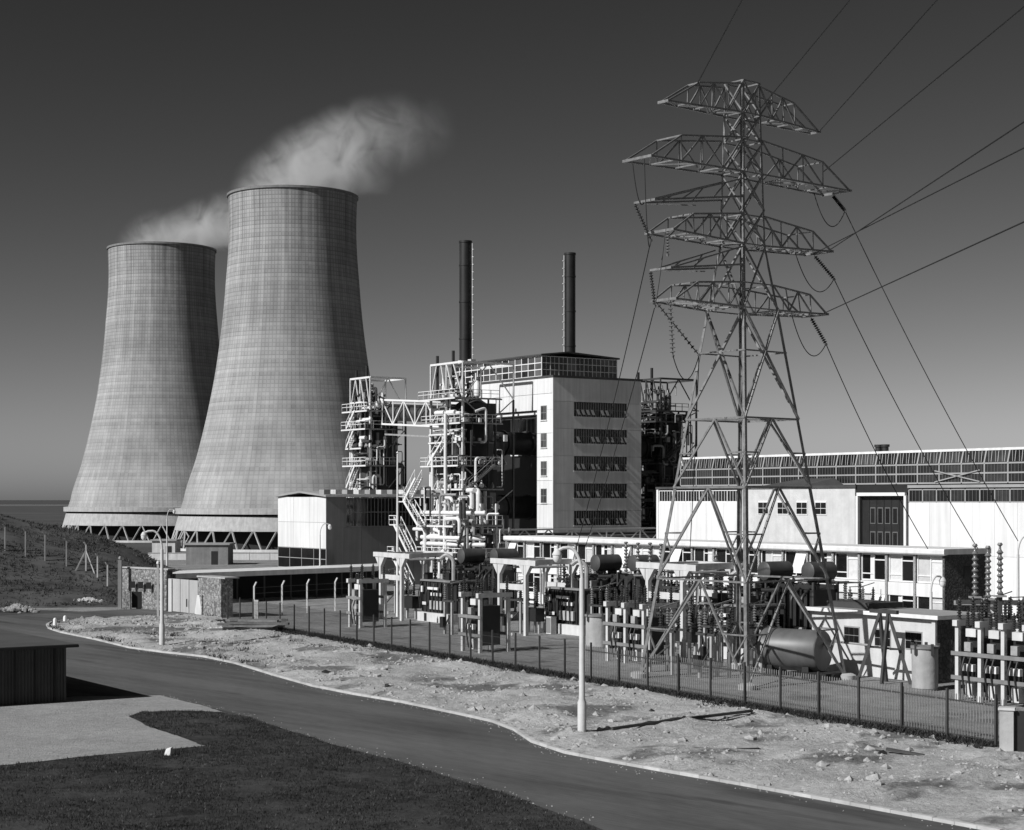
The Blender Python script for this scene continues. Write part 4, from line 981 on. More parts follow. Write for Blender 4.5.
for z in (5.6, 10.7, 14.5, 17.6, 20.6, 22.0, 24.2, 25.8, 28.2, 30.0, 31.5, 33.3):
    for i in range(4):
        if z != 17.6: pbar('ring_bar', cp(i, z), cp(i + 1, z), .10 if z < 20 else .07)
for i in range(4):
    for z0, z1 in ((0, 5.6), (5.6, 10.7), (10.7, 14.5)):                # inverted V panels with redundants
        m_ = (cp(i, z1) + cp(i + 1, z1)) / 2
        for k in (i, i + 1):
            f = cp(k, z0); pbar('brace', m_, f, .105); h_ = m_.lerp(f, .5); zc = (z0 + z1) / 2
            pbar('redundant', h_, cp(k, zc), .08); pbar('redundant', m_.lerp(f, .72), cp(k, z0 + (z1 - z0) * .5), .07)
    for z0, z1 in ((14.5, 20.6), (20.6, 24.2), (24.2, 26.2), (26.2, 28.2), (28.2, 29.9), (29.9, 31.5), (31.5, 33.3)):
        w = .115 if z0 < 20 else .08
        pbar('brace', cp(i, z0), cp(i + 1, z1), w); pbar('brace', cp(i + 1, z0), cp(i, z1), w)
    a = hw(14.5) / (hw(14.5) + hw(20.6)); zx = 14.5 + 6.1 * a
    mid = (cp(i, 14.5).lerp(cp(i + 1, 20.6), a))
    pbar('ring_bar', cp(i, zx), mid, .08); pbar('ring_bar', mid, cp(i + 1, zx), .08)
pbar('diaphragm', cp(0, 14.5), cp(2, 14.5), .1); pbar('diaphragm', cp(1, 14.5), cp(3, 14.5), .1)
pbar('diaphragm', cp(0, 10.7), cp(2, 10.7), .1); pbar('diaphragm', cp(1, 10.7), cp(3, 10.7), .1)
def cross_arm(side, zb, ztp, sa, st, zt_, za, tw=.55, seg=3):
    """box truss arm: bottom chords to a square tip, top chords sagging to an outer knee"""
    t = link('cross_arm', None, py); w0b, w0t = hw(zb), hw(ztp)
    def b(y, x, z, ww): br('chord', 'galvanised', t, y, x, ww)
    for s in (-1, 1):
        B0 = Vector((side * w0b, s * w0b, zb)); T0 = Vector((side * w0t, s * w0t, ztp))
        BT = Vector((side * st, s * tw, zt_)); KN = Vector((side * sa, s * (tw + (w0t - tw) * .3), za))
        br('chord', 'galvanised', t, B0, BT, .10); br('chord', 'galvanised', t, T0, KN, .095); br('chord', 'galvanised', t, KN, BT, .085)
        fr = (sa - w0b) / (st - w0b)
        for k in range(seg + 1):
            f = k / seg; tp = T0.lerp(KN, f); bp = B0.lerp(BT, fr * f)
            if k: br('lattice', 'galvanised', t, tp, bp, .05)
            if k < seg: br('lattice', 'galvanised', t, T0.lerp(KN, (k + 1) / seg) if k % 2 else tp, bp if k % 2 else B0.lerp(BT, fr * (k + 1) / seg), .075)
    for k in range(seg + 2):                            # plan bracing of the bottom panel
        f = min(1, k / (seg + 1)); w_ = w0b + (tw - w0b) * f; x = side * (w0b + (st - w0b) * f); z = zb + (zt_ - zb) * f
        if k: br('lattice', 'galvanised', t, (x, -w_, z), (x, w_, z), .08)
        if k <= seg:
            g = (k + 1) / (seg + 1); w2 = w0b + (tw - w0b) * g
            s = 1 if k % 2 else -1; br('lattice', 'galvanised', t, (x, s * w_, z), (side * (w0b + (st - w0b) * g), -s * w2, zb + (zt_ - zb) * g), .065)
    kw = tw + (w0t - tw) * .3
    br('lattice', 'galvanised', t, (side * sa, -kw, za), (side * sa, kw, za), .08)
    br('tip_bar', 'galvanised', t, (side * st, -tw - .1, zt_), (side * st, tw + .1, zt_), .14)
    return t
def P2(x, y, z): return PY + Vector((x * math.cos(PHI) - y * math.sin(PHI), x * math.sin(PHI) + y * math.cos(PHI), z))
LEV = [(31.5, 33.1, 3.9, 6.2, 31.4, 32.7, .30), (28.2, 30.1, 5.8, 8.15, 28.1, 29.5, 1.0), (24.2, 25.85, 4.9, 6.5, 24.4, 25.4, 1.0), (20.6, 22.0, 4.6, 6.2, 20.75, 21.75, .9)]
for zb, ztp, sa, st, zt_, za, tw in LEV:
    for s in (-1, 1): cross_arm(s, zb, ztp, sa, st, zt_, za, tw)
def low_arm(side, z, x1, zt_):                          # light auxiliary outriggers below the left arms
    t = link('auxiliary_arm', None, py); w = hw(z)
    for s in (-1, 1):
        a = Vector((side * w, s * w, z)); b = Vector((side * x1, s * .75, zt_)); c = Vector((side * w, s * w, z + 1.0))
        br('chord', 'galvanised', t, a, b, .1); br('chord', 'galvanised', t, c, b, .08)
        for k in (.35, .7): br('lattice', 'galvanised', t, a.lerp(b, k), c.lerp(b, k - .15), .06)
    br('tip_bar', 'galvanised', t, (side * x1, -.8, zt_), (side * x1, .8, zt_), .12)
    br('lattice', 'galvanised', t, (side * x1 * .6, -.8, zt_), (side * x1 * .95, .75, zt_), .06)
low_arm(-1, 26.8, 7.6, 25.9); low_arm(-1, 23.0, 6.4, 22.4)
# climbing pegs on the near leg
mb = MB()
for k in range(60): p = cp(3, 2 + k * .5); mb.bar(p, p + Vector((-.2, -.2, 0)), .03)
mb.build('step_bolts', 'galvanised', py, kind='stuff')

# ------------------------------------------------------------------ insulator strings and conductors
def insulator(a, b, label, name='insulator_string', discs=11, r=.13, mat='porcelain', group='insulator strings on the pylon'):
    a = Vector(a); b = Vector(b); t = thing(name, label, 'insulator', a, 0, group); d = b - a
    br('rod', 'steel_dark', t, (0, 0, 0), d, .05); u_ = d.normalized()
    for k in range(discs):
        c = d * ((k + 1) / (discs + 1)); MB().tube([c - u_ * .05, c + u_ * .02, c + u_ * .06], [r * .35, r, r * .5], 10).build('disc', mat, t)
    c = d * .99; MB().tube([c - u_ * .02, c + u_ * .12], [.09, .05], 8).build('clamp', 'galvanised', t)
    return b
def wire(pts, label, name='conductor_wire', r=.028, mat='wire', group=None):
    MB().tube(pts, r, 5).build(name, mat, label=label, cat='wire', group=group)
def sagged(a, b, sag, n=14): return [a.lerp(b, i / n) - Vector((0, 0, 4 * sag * (i / n) * (1 - i / n))) for i in range(n + 1)]
def overhead(a, px, py_, label, sl=-.034, r=.030):
    """line slack towards the next pylon behind the camera, leaving a and crossing the frame edge at (px, py_)"""
    Y2 = (a.z - HC - abs(sl) * a.y) / ((HZ - py_) / F - abs(sl)); Y2 = max(20, min(a.y - 8, Y2))
    q = W(px, py_, Y2); d = (q - a) / (a.y - Y2)
    wire([a, q] + [q + Vector((d.x, -1, d.z * max(.0, 1 - k * .45))) * (k * 28) for k in range(1, 4)], label, r=r)
def tip(lv, s, y=0): st, z = LEV[lv][3], LEV[lv][4]; return P2(s * st, y, z)
overhead(P2(-3.9, -.3, 32.7), 742, 0, 'earth wire running up from the left of the top cross arm')
overhead(P2(1.2, -.2, 32.0), 850, 0, 'overhead wire leaving the pylon top steeply to the right')
overhead(tip(0, 1, -.3), 937, 0, 'overhead wire from the right tip of the top cross arm')
overhead(tip(1, 1, -.6) + Vector((-1.4, -1, 1)), 1020, 10, 'overhead wire above the widest cross arm, rising to the upper right corner')
overhead(tip(2, 1, -.6), 1024, 122, 'upper of two close overhead wires from the third cross arm')
overhead(tip(2, 1, .4), 1024, 148, 'lower of two close overhead wires from the third cross arm')
overhead(tip(3, 1, -.4), 1024, 222, 'lowest overhead wire, from the bottom cross arm to the right edge')
# down droppers on the right: insulator then wire to the post insulators
ends = [W(928, 549, 108), W(978, 549, 105), W(1018, 541, 103)]
for k, (lv_, ipx, ipy, nm) in enumerate(((3, 826, 344, 'bottom'), (2, 834, 279, 'third'), (1, 845, 211, 'widest'))):
    a = tip(lv_, 1, .3) - Vector((0, 0, .1)); b = W(ipx, ipy, a.y - .3)
    b = insulator(a, b, f'dark insulator string hanging from the right tip of the {nm} cross arm', r=.15, discs=12)
    wire(sagged(b, ends[k], .5), f'dropper wire slanting down right from the {nm} cross arm')
    j = a + Vector((-1.2, -.6, .05)); wire(sagged(j, b, 1.4), f'slack jumper loop under the right end of the {nm} cross arm', 'jumper_wire')
# left side strings
La = [(P2(-7.6, .8, 25.9), (651, 240), 'upper left auxiliary arm'), (P2(-6.4, .8, 22.4), (655, 306), 'lower left auxiliary arm'), (P2(-6.2, -.5, 20.7), (673, 356), 'left tip of the bottom cross arm'), (P2(-6.2, .6, 20.7), (699, 355), 'inner corner of the bottom left cross arm')]
lend = [W(573, 560, 128), W(580, 562, 130), None, W(690, 548, 120)]
for k, (a, (ix, iy), nm) in enumerate(La):
    b = insulator(a, W(ix, iy, a.y), f'insulator string hung from the {nm}', r=.13 if k != 2 else .17, discs=12, mat='porcelain' if k != 2 else 'porcelain_grey')
    if lend[k] is not None: wire(sagged(b, lend[k], .6), f'dropper wire falling from the {nm} to the switchyard')
wire(sagged(P2(-8.15, -.5, 28.0), W(651, 240, 93), 1.9), 'slack loop of wire under the left tip of the widest arm', 'jumper_wire')
wire(sagged(P2(-8.15, .4, 28.0), P2(-7.4, .2, 26), 1.0), 'short jumper between the widest left arm and the arm below', 'jumper_wire')
wire(sagged(W(673, 356, 93.5), W(699, 355, 95), 1.3), 'drooping jumper between two insulators at the bottom left arm', 'jumper_wire')
wire(sagged(P2(-6.5, -.4, 24.3), W(655, 306, 93), .3), 'jumper falling from the third left arm', 'jumper_wire')
b = insulator(P2(-6.5, -.6, 24.4), P2(-6.5, -.6, 23.1), 'short pale insulator under the left tip of the third cross arm', mat='porcelain_grey', discs=7)

# ------------------------------------------------------------------ switchyard bays
def bushing(parent, x, y, z, h_=1.2, r=.14, mat='porcelain', name='bushing', n=7):
    pr = [(r * .5, z)]
    for k in range(n):
        zz = z + h_ * k / n; pr += [(r * .5, zz + .01), (r, zz + h_ / n * .35), (r * .5, zz + h_ / n * .75)]
    pr += [(r * .35, z + h_), (r * .3, z + h_ * 1.12)]
    return MB().lathe(pr, 10, c=(x, y)).build(name, mat, parent)
def transformer(P, label, seed):
    rg = random.Random(seed); t = thing('transformer', label, 'transformer', P, PR, 'transformers in the switchyard')
    bx('plinth', 'concrete_white', t, -2.4, 2.4, -.35, 3.6, 0, .75)
    bx('drain_slot', 'black', t, -1.3, -.9, -.37, -.352, .05, .7)
    bx('tank', 'transformer', t, -2.2, 2.2, 0, 3.1, .78, 3.3)
    for i in range(7): bx('radiator_fin', 'transformer', t, -2.9, -2.23, .2 + i * .42, .32 + i * .42, 1.0, 3.1)
    for i in range(5): x = -2 + i; tb('cable', 'black_steel', t, bend([(x, -.15, 3.2), (x + rg.uniform(-.2, .2), -.4, 2.4), (x, -.3, 1.0)], .2), .05)
    bx('lid', 'concrete_dark', t, -2.35, 2.35, -.12, 3.25, 3.31, 3.45)
    for i in range(8): x = -2.05 + i * 4.1 / 7; bx('stiffener', 'transformer', t, x - .05, x + .05, -.1, -.003, .8, 3.25)
    for i in range(6): x = 2.22 ; y = .3 + i * .5; bx('radiator_fin', 'transformer', t, x, x + .45, y, y + .1, 1.0, 3.1)
    br('marshalling_pipe', 'pipe_white', t, (-.9, -.2, 2.75), (.7, -.2, 2.75), .2)
    for i in range(4): x = -.5 + i * .45; bx('gauge', 'pipe_white', t, x, x + .22, -.22, -.105, 2.15, 2.4)
    for i in range(4): x = -.55 + i * .52; bx('control_cubicle', 'concrete', t, x, x + .3, -.3, -.105, 1.05, 1.75)
    bx('name_plate', 'concrete_white', t, -1.95, -1.2, -.14, -.105, 1.35, 1.6)
    bx('valve', 'pipe_white', t, -2.0, -1.75, -.25, -.105, 2.4, 2.9)
    for i in range(3): bushing(t, -1.4 + i * 1.4, .8 + rg.uniform(-.1, .1), 3.46, 1.7, .2)
    for i in range(4): bushing(t, -1.2 + i * .8, 2.4, 3.46, .7, .12, 'porcelain_grey')
    for i in range(9):
        x, y = rg.uniform(-2, 2), rg.uniform(.2, 2.9); s = rg.uniform(.12, .3)
        bx('valve', rg.choice(('pipe_grey', 'black_steel', 'transformer')), t, x - s, x + s, y - s, y + s, 3.46, 3.46 + s * 2)
    tb('oil_pipe', 'transformer', t, bend([(-1.8, 1.6, 3.46), (-1.8, 1.6, 4.2), (3.6, 1.6, 4.4)], .3), .12)
    tb('vent_pipe', 'pipe_grey', t, bend([(1.9, .5, 3.46), (1.9, .5, 5.2), (1.4, .1, 5.6), (1.0, -.2, 5.2)], .4), .16)
    return t
def cooler(P, label, k=2):
    t = thing('cooler_bank', label, 'cooler', P, PR, 'transformer cooler banks')
    bx('plinth', 'concrete_white', t, -1.7, 3.2, 0, 3, 0, .6)
    for i in range(9): x = -1.5 + i * .52; bx('radiator', 'transformer', t, x, x + .3, .4, 2.7, .9, 4.1)
    bx('header', 'transformer', t, -1.6, 3.1, .6, .9, 4.12, 4.4); bx('header', 'transformer', t, -1.6, 3.1, 2.2, 2.5, 4.12, 4.4); bx('bottom_header', 'transformer', t, -1.6, 3.1, .6, .9, .62, .88)
    for s in (-1.55, .9, 3.0):
        for y in (.45, 2.6): br('stand_leg', 'steel_dark', t, (s, y, .6), (s, y, 4.6), .16)
    for i in range(k):
        x = -.9 + i * 2.2; y_ = i * 1.9
        c = MB().tube([(x, y_ - .45, 5.25), (x, y_ - .35, 5.25), (x, y_ + 1.75, 5.25), (x, y_ + 1.85, 5.25)], [.42, .63, .63, .42], 18).build('conservator', 'conservator', t)
        for y in (y_ + .1, y_ + 1.2): bx('saddle', 'steel_dark', t, x - .5, x + .5, y, y + .15, 4.42, 4.75)
        tb('oil_pipe', 'transformer', t, [(x, 1, 4.5), (x, 1, 4.2)], .12)
    bx('firewall', 'concrete_dark', t, -2.15, -1.95, -.2, 3.4, 0, 4.4)
    for i in range(5): tb('pump_pipe', 'black_steel', t, bend([(-1.2 + i * .95, .3, .7), (-1.2 + i * .95, -.25, .8), (-1.2 + i * .95, -.25, 3.6), (-1.2 + i * .95, .5, 4.2)], .3), .11)
    for i in range(4): MB().tube([(-.9 + i * 1.1, -.1, 1.1), (-.9 + i * 1.1, .35, 1.1)], [.42, .42], 14).build('fan', 'black_steel', t)
    bx('control_box', 'pipe_grey', t, 2.2, 2.9, -.5, -.1, .6, 1.7)
    return t
def gantry(P, label, L=5.6, H=5.2, D=4.2):
    t = thing('concrete_gantry', label, 'gantry', P, PR, 'concrete gantries in the switchyard')
    for x in (-L * .62, 0):
        for y in (0, D):
            m = MB().bar((x, y, 0), (x, y, H - .01), .27); m.build('leg', 'concrete_white', t)
            for s in (-1, 1):
                MB().add([(x + s * .17, y - .15, H - .75), (x + s * .75, y - .15, H - .01), (x + s * .17, y - .15, H - .01), (x + s * .17, y + .15, H - .75), (x + s * .75, y + .15, H - .01), (x + s * .17, y + .15, H - .01)], [(0, 1, 2), (5, 4, 3), (0, 3, 4, 1), (1, 4, 5, 2), (2, 5, 3, 0)]).build('haunch', 'concrete_white', t)
    for y in (0, D):
        br('beam', 'concrete_white', t, (-L * .62 - 1.1, y, H + .22), (1.4, y, H + .18), .3, .38)
        br('tie_beam', 'concrete_white', t, (-L * .62 + .18, y, H - 1.65), (-.18, y, H - 1.65), .26, .42)
    for x in (-L * .62, 0): br('cross_beam', 'concrete_white', t, (x, .2, H + .2), (x, D - .2, H + .2), .3, .4)
    for i in range(3): bushing(t, -L * .5 + i * 1.2, D * .5, 2.0, 1.2, .16, 'porcelain')
    bx('isolator_box', 'black_steel', t, -L * .5, -1.2, D * .5 - .4, D * .5 + .4, .9, 1.9)
    for x in (-L * .5 + .1, -1.3): br('stand_leg', 'concrete', t, (x, D * .5, 0), (x, D * .5, .9), .16)
    bx('kiosk', 'concrete_white', t, -1.0, -.4, D * .6, D * .6 + .5, 0, 1.3); bx('kiosk_door', 'panel_dark', t, -.95, -.45, D * .6 - .03, D * .6 - .005, .1, 1.2)
    for i in range(3): x = -L * .55 + i * 1.35; tb('busbar', 'pipe_grey', t, [(x, .1, H - .2), (x, D, H - .2)], .07)
    return t
def switch_frame(P, label, n=2, w=1.6, H=3.5, D=2.2):
    t = thing('switchgear_bay', label, 'switchgear', P, PR, 'concrete switch frames')
    for i in range(n + 1):
        for y in (0, D): br('post', 'concrete_white', t, (i * w, y, 0), (i * w, y, H), .21)
        br('head', 'concrete_white', t, (i * w, -.25, H + .16), (i * w, D + .25, H + .16), .3, .3)
    for z in (1.15, 2.35): br('rail', 'concrete_dark', t, (-.3, -.16, z), (n * w + .3, -.16, z), .06, .2); br('rail', 'concrete', t, (-.3, D + .16, z), (n * w + .3, D + .16, z), .06, .2)
    for i in range(n + 1):
        for y in (.1, D * .5, D - .1): bushing(t, i * w, y, H + .32, 1.0, .14)
    for i in range(n):
        x = i * w + w / 2
        bx('breaker', 'black_steel', t, x - w * .33, x + w * .33, .4, D - .4, .45, H - .55)
        bx('breaker_top', 'concrete_white', t, x - .32, x + .32, .1, .5, H - .5, H - .1)
        for k in range(3): bx('insulator_cap', 'pipe_white', t, x - .35 + k * .26, x - .2 + k * .26, -.1, .12, 1.5, 1.85)
        bx('cable_box', 'concrete_white', t, x - .3, x + .2, .05, .35, .2, .95)
        for k in range(3): bushing(t, x - .35 + k * .35, .3, H - .08, .8, .11)
        for k in range(2): tb('cable', 'black_steel', t, bend([(x - .2 + k * .4, -.12, 2.2), (x - .25 + k * .4, -.3, 1.6), (x - .2 + k * .4, -.1, .3)], .2), .05)
        bx('trip_box', 'pipe_grey', t, x - .15, x + .25, -.2, .0, 2.5, 2.95)
    return t
def at(px, pyy): return G(px, pyy)
gantry(at(402, 621), 'white concrete gantry nearest the stone gatehouse shelter')
gantry(at(526, 636), 'white concrete gantry in the middle of the switchyard, left of the near lamp post')
gantry(at(683, 660), 'concrete gantry behind the left legs of the pylon', H=5.6)
transformer(at(436, 622), 'black transformer beside the leftmost concrete gantry, with a row of pale cubicles', 1)
transformer(at(566, 634), 'black transformer between the middle gantry and the near lamp post', 2)
transformer(at(722, 658), 'black transformer seen between the legs of the pylon', 3)
cooler(at(470, 618), 'cooler bank with two grey conservators below the nearer heat exchanger')
cooler(at(606, 633), 'cooler bank with two conservators just right of the near lamp post')
cooler(at(777, 650), 'cooler bank with two conservators beside the right leg of the pylon')
switch_frame(at(350, 627), 'small concrete switch frame at the left end of the switchyard', 1, 1.7)
switch_frame(at(463, 651), 'concrete switch frame in front of the middle gantry', 1, 2.1, 3.6)
switch_frame(at(608, 661), 'concrete switch frame left of the pylon, behind the fence', 2, 1.8, 3.4)
switch_frame(at(958, 700), 'concrete switch frame with white heads at the right edge of the picture', 3, 1.45, 3.7)
def isolator(P, label, n=3, H=2.4, w=1.0):
    t = thing('isolator', label, 'switchgear', P, PR, 'pedestal isolators')
    for x in (0, (n - 1) * w):
        for y in (0, 1.3): br('leg', 'concrete', t, (x, y, 0), (x, y, H), .16)
    for y in (0, 1.3): br('beam', 'steel_dark', t, (-.3, y, H + .08), ((n - 1) * w + .3, y, H + .08), .14)
    for i in range(n):
        for y in (0, 1.3): bushing(t, i * w, y, H + .16, 1.1, .15, 'porcelain' if i % 2 else 'porcelain_grey')
        br('blade', 'pipe_grey', t, (i * w, -.1, H + 1.4), (i * w, 1.4, H + 1.4 + .3 * (i % 2)), .06)
    br('cross_tie', 'steel_dark', t, (0, 0, H * .25), ((n - 1) * w, 0, H * .75), .08)
    bx('drive_box', 'black_steel', t, -.2, .25, -.35, -.1, .5, 1.3)
for px, pyy, nn, lab in ((384, 612, 3, 'pedestal isolator behind the leftmost gantry'), (445, 634, 2, 'pedestal isolator left of the middle switch frame'), (506, 632, 3, 'pedestal isolator behind the middle gantry legs'), (592, 640, 2, 'pedestal isolator right behind the near lamp post'), (655, 650, 3, 'pedestal isolator behind the left pylon leg'), (668, 628, 3, 'farther pedestal isolator behind the left pylon leg'), (705, 668, 2, 'pedestal isolator between the left and middle pylon legs'), (745, 640, 3, 'pedestal isolator behind the middle pylon leg'), (650, 672, 3, 'pedestal isolator just behind the fence at the left pylon leg'), (700, 678, 2, 'pedestal isolator close behind the fence between the pylon legs'), (738, 668, 3, 'pedestal isolator left of the oil tank'), (850, 640, 2, 'pedestal isolator left of the switch house'), (985, 655, 3, 'pedestal isolator behind the right edge switch frame')):
    isolator(G(px, pyy), lab, nn)
def bus_frame(P, label, n=4, w=1.5, H=5.6, D=3.0):
    t = thing('busbar_trestle', label, 'switchgear', P, PR, 'steel busbar frames')
    for x in (0, n * w):
        for y in (0, D):
            br('leg', 'steel_dark', t, (x, y, 0), (x, y, H), .15)
        for k in range(4): br('lacing', 'steel_dark', t, (x, 0 if k % 2 else D, H * k / 4), (x, D if k % 2 else 0, H * (k + 1) / 4), .06)
    for y in (0, D): br('beam', 'steel_dark', t, (-.4, y, H), (n * w + .4, y, H), .14, .22)
    for y in (0, D): br('beam', 'steel_dark', t, (0, y, H * .6), (n * w, y, H * .6), .1, .16)
    for i in range(n + 1):
        for y in (0, D / 2, D): bushing(t, i * w * .95 + .1, y, H + .12, 1.15, .14, 'porcelain' if (i + int(y)) % 3 else 'porcelain_grey')
        tb('busbar', 'steel_dark', t, [(i * w * .95 + .1, -.3, H + 1.35), (i * w * .95 + .1, D + .3, H + 1.35)], .05)
        MB().tube([(i * w * .95 + .1, .02, H - .1), (i * w * .95 + .1, -.1, H * .45)], .05, 6).build('dropper', 'steel_dark', t)
    for i in range(n):
        bx('breaker_tank', 'transformer', t, i * w + .3, i * w + 1.2, .4, 1.5, .4, 2.3); bushing(t, i * w + .55, .8, 2.3, 1.1, .13); bushing(t, i * w + .95, 1.2, 2.3, 1.1, .13)
        bx('breaker_base', 'concrete_white' if i % 2 else 'concrete', t, i * w + .2, i * w + 1.3, .3, 1.6, 0, .38)
    tb('bus', 'steel_dark', t, [(-1.5, D * .5, H + 1.42), (n * w + 1.5, D * .5, H + 1.42)], .05)
for px, pyy, n_, H_, lab in ((452, 606, 3, 3.0, 'steel busbar frame below the pipe rack'), (560, 618, 3, 3.3, 'steel busbar frame behind the transformer left of the near lamp'), (640, 632, 4, 3.5, 'steel busbar frame before the office, left of the pylon'), (705, 642, 4, 3.4, 'steel busbar frame behind the pylon legs'), (800, 640, 2, 2.8, 'steel busbar frame right of the pylon')):
    bus_frame(G(px, pyy), lab, n_, H=H_)
def post_insulator(P, z0, label, h_=3.0, r=.2):
    t = thing('post_insulator', label, 'insulator', (P.x, P.y, 0), 0, 'post insulators in the switchyard')
    br('pedestal', 'steel_dark', t, (0, 0, 0), (0, 0, z0), .22); bx('base_plate', 'pipe_grey', t, -.3, .3, -.3, .3, z0, z0 + .1)
    bushing(t, 0, 0, z0 + .1, h_, r, 'porcelain_grey', 'shed_stack', 8)
    MB().lathe([(.1, z0 + h_ * 1.1), (.16, z0 + h_ * 1.13), (.1, z0 + h_ * 1.17)], 10).build('cap', 'galvanised', t)
for k, (px, yb, yt, Y, lab) in enumerate(((626, 573, 543, 126, 'post insulator left of the pylon, first of the row before the office'), (638, 576, 544, 124, 'second post insulator before the office, left of the pylon'), (650, 577, 544, 121, 'third post insulator before the office, left of the pylon'), (661, 577, 545, 119, 'fourth post insulator before the office, beside the left leg of the pylon'),
        (716, 590, 556, 116, 'dark post insulator left of the central pylon leg'), (733, 592, 556, 114, 'dark post insulator close to the central pylon leg'),
        (975, 598, 546, 100, 'tall post insulator at right, leftmost of three'), (988, 600, 548, 98, 'tall post insulator at right, middle of three'), (1000, 597, 545, 97, 'tall post insulator at right, nearest the edge'), (567, 606, 575, 131, 'tall dark post insulator above the transformer left of the near lamp'))):
    P = W(px, 500, Y); z0 = HC - (yb - HZ) / F * Y; post_insulator(P, z0, lab, (yb - yt) / F * Y / 1.12, .2 if k > 5 else .17)
# busbar platform under the three tall insulators
bp_ = W(965, 500, 99); bz = HC - (602 - HZ) / F * 99
st = thing('busbar_stand', 'dark steel stand carrying the tall insulators at the right edge', 'stand', (bp_.x, bp_.y, 0), R(-8))
br('beam', 'steel_dark', st, (-.5, 0, bz), (6, 0, bz), .2, .25); br('beam', 'pipe_grey', st, (-.5, 1, bz - .1), (6, 1, bz - .1), .2, .25)
for x in (.5, 3.2, 5.6):
    for y in (0, 1): br('leg', 'steel_dark', st, (x, y, 0), (x, y, bz - .13), .18)
br('brace', 'steel_dark', st, (.5, 0, 0), (3.2, 0, bz - .2), .1); br('brace', 'pipe_grey', st, (5.6, 0, 0), (3.2, 0, bz - .2), .1)
bx('relay_box', 'concrete_white', st, 1.2, 1.9, -.1, .5, bz - 1.2, bz - .2); bx('relay_box', 'concrete', st, 4, 4.6, -.1, .5, bz - 1.6, bz - .4)
def drum(P, h_, r, label):
    t = thing('concrete_drum', label, 'tank', P, 0, 'upright cylindrical tanks')
    MB().lathe([(r, .12), (r, h_ * .93), (r * .97, h_ * .93), (.01, h_ * .96)], 28).build('body', 'concrete', t)
    MB().lathe([(r * 1.02, h_ * .935), (r * 1.1, h_ * .935), (r * 1.1, h_ * .99), (r * .2, h_ * 1.0), (.01, h_ * 1.0)], 28).build('lid', 'concrete_dark', t)
    MB().lathe([(r * 1.05, 0), (r * 1.05, .1)], 28).build('base', 'concrete_dark', t)
    for a in range(5): x, y = r * 1.05 * math.cos(a * 1.256), r * 1.05 * math.sin(a * 1.256); bx('lug', 'steel_dark', t, x - .07, x + .07, y - .07, y + .07, h_ * .8, h_ * 1.05)
drum(at(598, 648), 2.3, .83, 'pale upright cylindrical tank right of the near lamp post')
drum(at(925, 690), 2.35, .68, 'pale upright cylindrical tank in front of the switch house')
drum(at(356, 620), 2.6, .55, 'small pale cylinder standing inside the leftmost switch frame')
# big horizontal tank on its cradle
hp_ = G(795, 676); ht = thing('oil_tank', 'large grey horizontal oil tank lying behind the fence by the pylon', 'tank', hp_, R(-37))
MB().tube([(-1.95, 0, 1.5), (-1.8, 0, 1.5), (1.7, 0, 1.5), (1.78, 0, 1.5)], [.85, 1.18, 1.18, 1.12], 32).build('shell', 'tank_grey', ht)
MB().tube([(-1.2, 0, 1.5), (-1.08, 0, 1.5)], [1.22, 1.22], 32).build('band', 'tank_dark', ht)
for x, y in ((-1.2, 0), (1.1, 0)): bx('cradle', 'black_steel', ht, x - .2, x + .2, y - .9, y + .9, 0, .65)
tb('pipe', 'pipe_grey', ht, bend([(-1.5, -.9, 1.8), (-1.5, -1.2, 1.8), (-1.5, -1.2, .1)], .2), .07)
bx('drip_tray', 'black', ht, 1.0, 3.0, -1.2, .8, 0, .35)
# steel trestle in front of the switch house
tr_ = G(884, 683); ts = thing('steel_trestle', 'dark steel a-frame trestle before the switch house windows', 'trestle', tr_, PR)
zT = HC - (613 - HZ) / F * tr_.y
for x in (-.9, .9):
    br('leg', 'steel_dark', ts, (x * .35, 0, zT), (x - .5, -.6, 0), .16); br('leg', 'steel_dark', ts, (x * .35, 0, zT), (x + .5, .6, 0), .16)
    br('tie', 'steel_dark', ts, (x - .22, -.28, zT * .5), (x + .22, .28, zT * .5), .1)
br('cap_beam', 'steel_dark', ts, (-1.0, 0, zT + .08), (1.0, 0, zT + .08), .2); br('tie', 'steel_dark', ts, (-.9, 0, zT * .5), (.9, 0, zT * .5), .1)
tb('busbar', 'pipe_grey', ts, [(-5.2, .3, zT * .52), (-1.0, 0, zT * .52)], .06)

# ------------------------------------------------------------------ fences
fn = thing('palisade_fence', 'long iron palisade fence with tall posts running beside the rough verge', 'fence', FA, math.atan2(FD.y, FD.x))
FL = (FB - FA).length; HF = 1.98
pm = MB().box(-.045, .045, -.045, .045, 0, HF + .16).mesh('post', 'steel_dark'); k = 0; x = 0.0
while x < FL - .3: link('post', pm, fn, (x, 0, 0)); x += 2.72
xs_ = along(FA, FD, 584)
for z in (.25, HF - .3):
    x = xs_
    while x < FL: br('rail', 'steel_dark', fn, (x + .05, .055, z), (min(x + 2.67, FL), .055, z), .03, .06); x += 2.72
plm = MB().add([(-.028, .08, .05), (.028, .08, .05), (.028, .095, .05), (-.028, .095, .05), (-.028, .08, HF - .06), (.028, .08, HF - .06), (.028, .095, HF - .06), (-.028, .095, HF - .06), (0, .087, HF)],
    [(0, 1, 5, 4), (1, 2, 6, 5), (2, 3, 7, 6), (3, 0, 4, 7), (4, 5, 8), (5, 6, 8), (6, 7, 8), (7, 4, 8)]).mesh('pale', 'galvanised')
x = FL - .1; k = 0; far = MB()
while x > xs_ + .1:
    if k < 295: link('pale', plm, fn, (x, 0, 0))
    else: far.bar((x, .087, .05), (x, .087, HF), .04, .015)
    x -= .165; k += 1
if far.v: far.build('far_pales', 'galvanised', fn, kind='stuff')
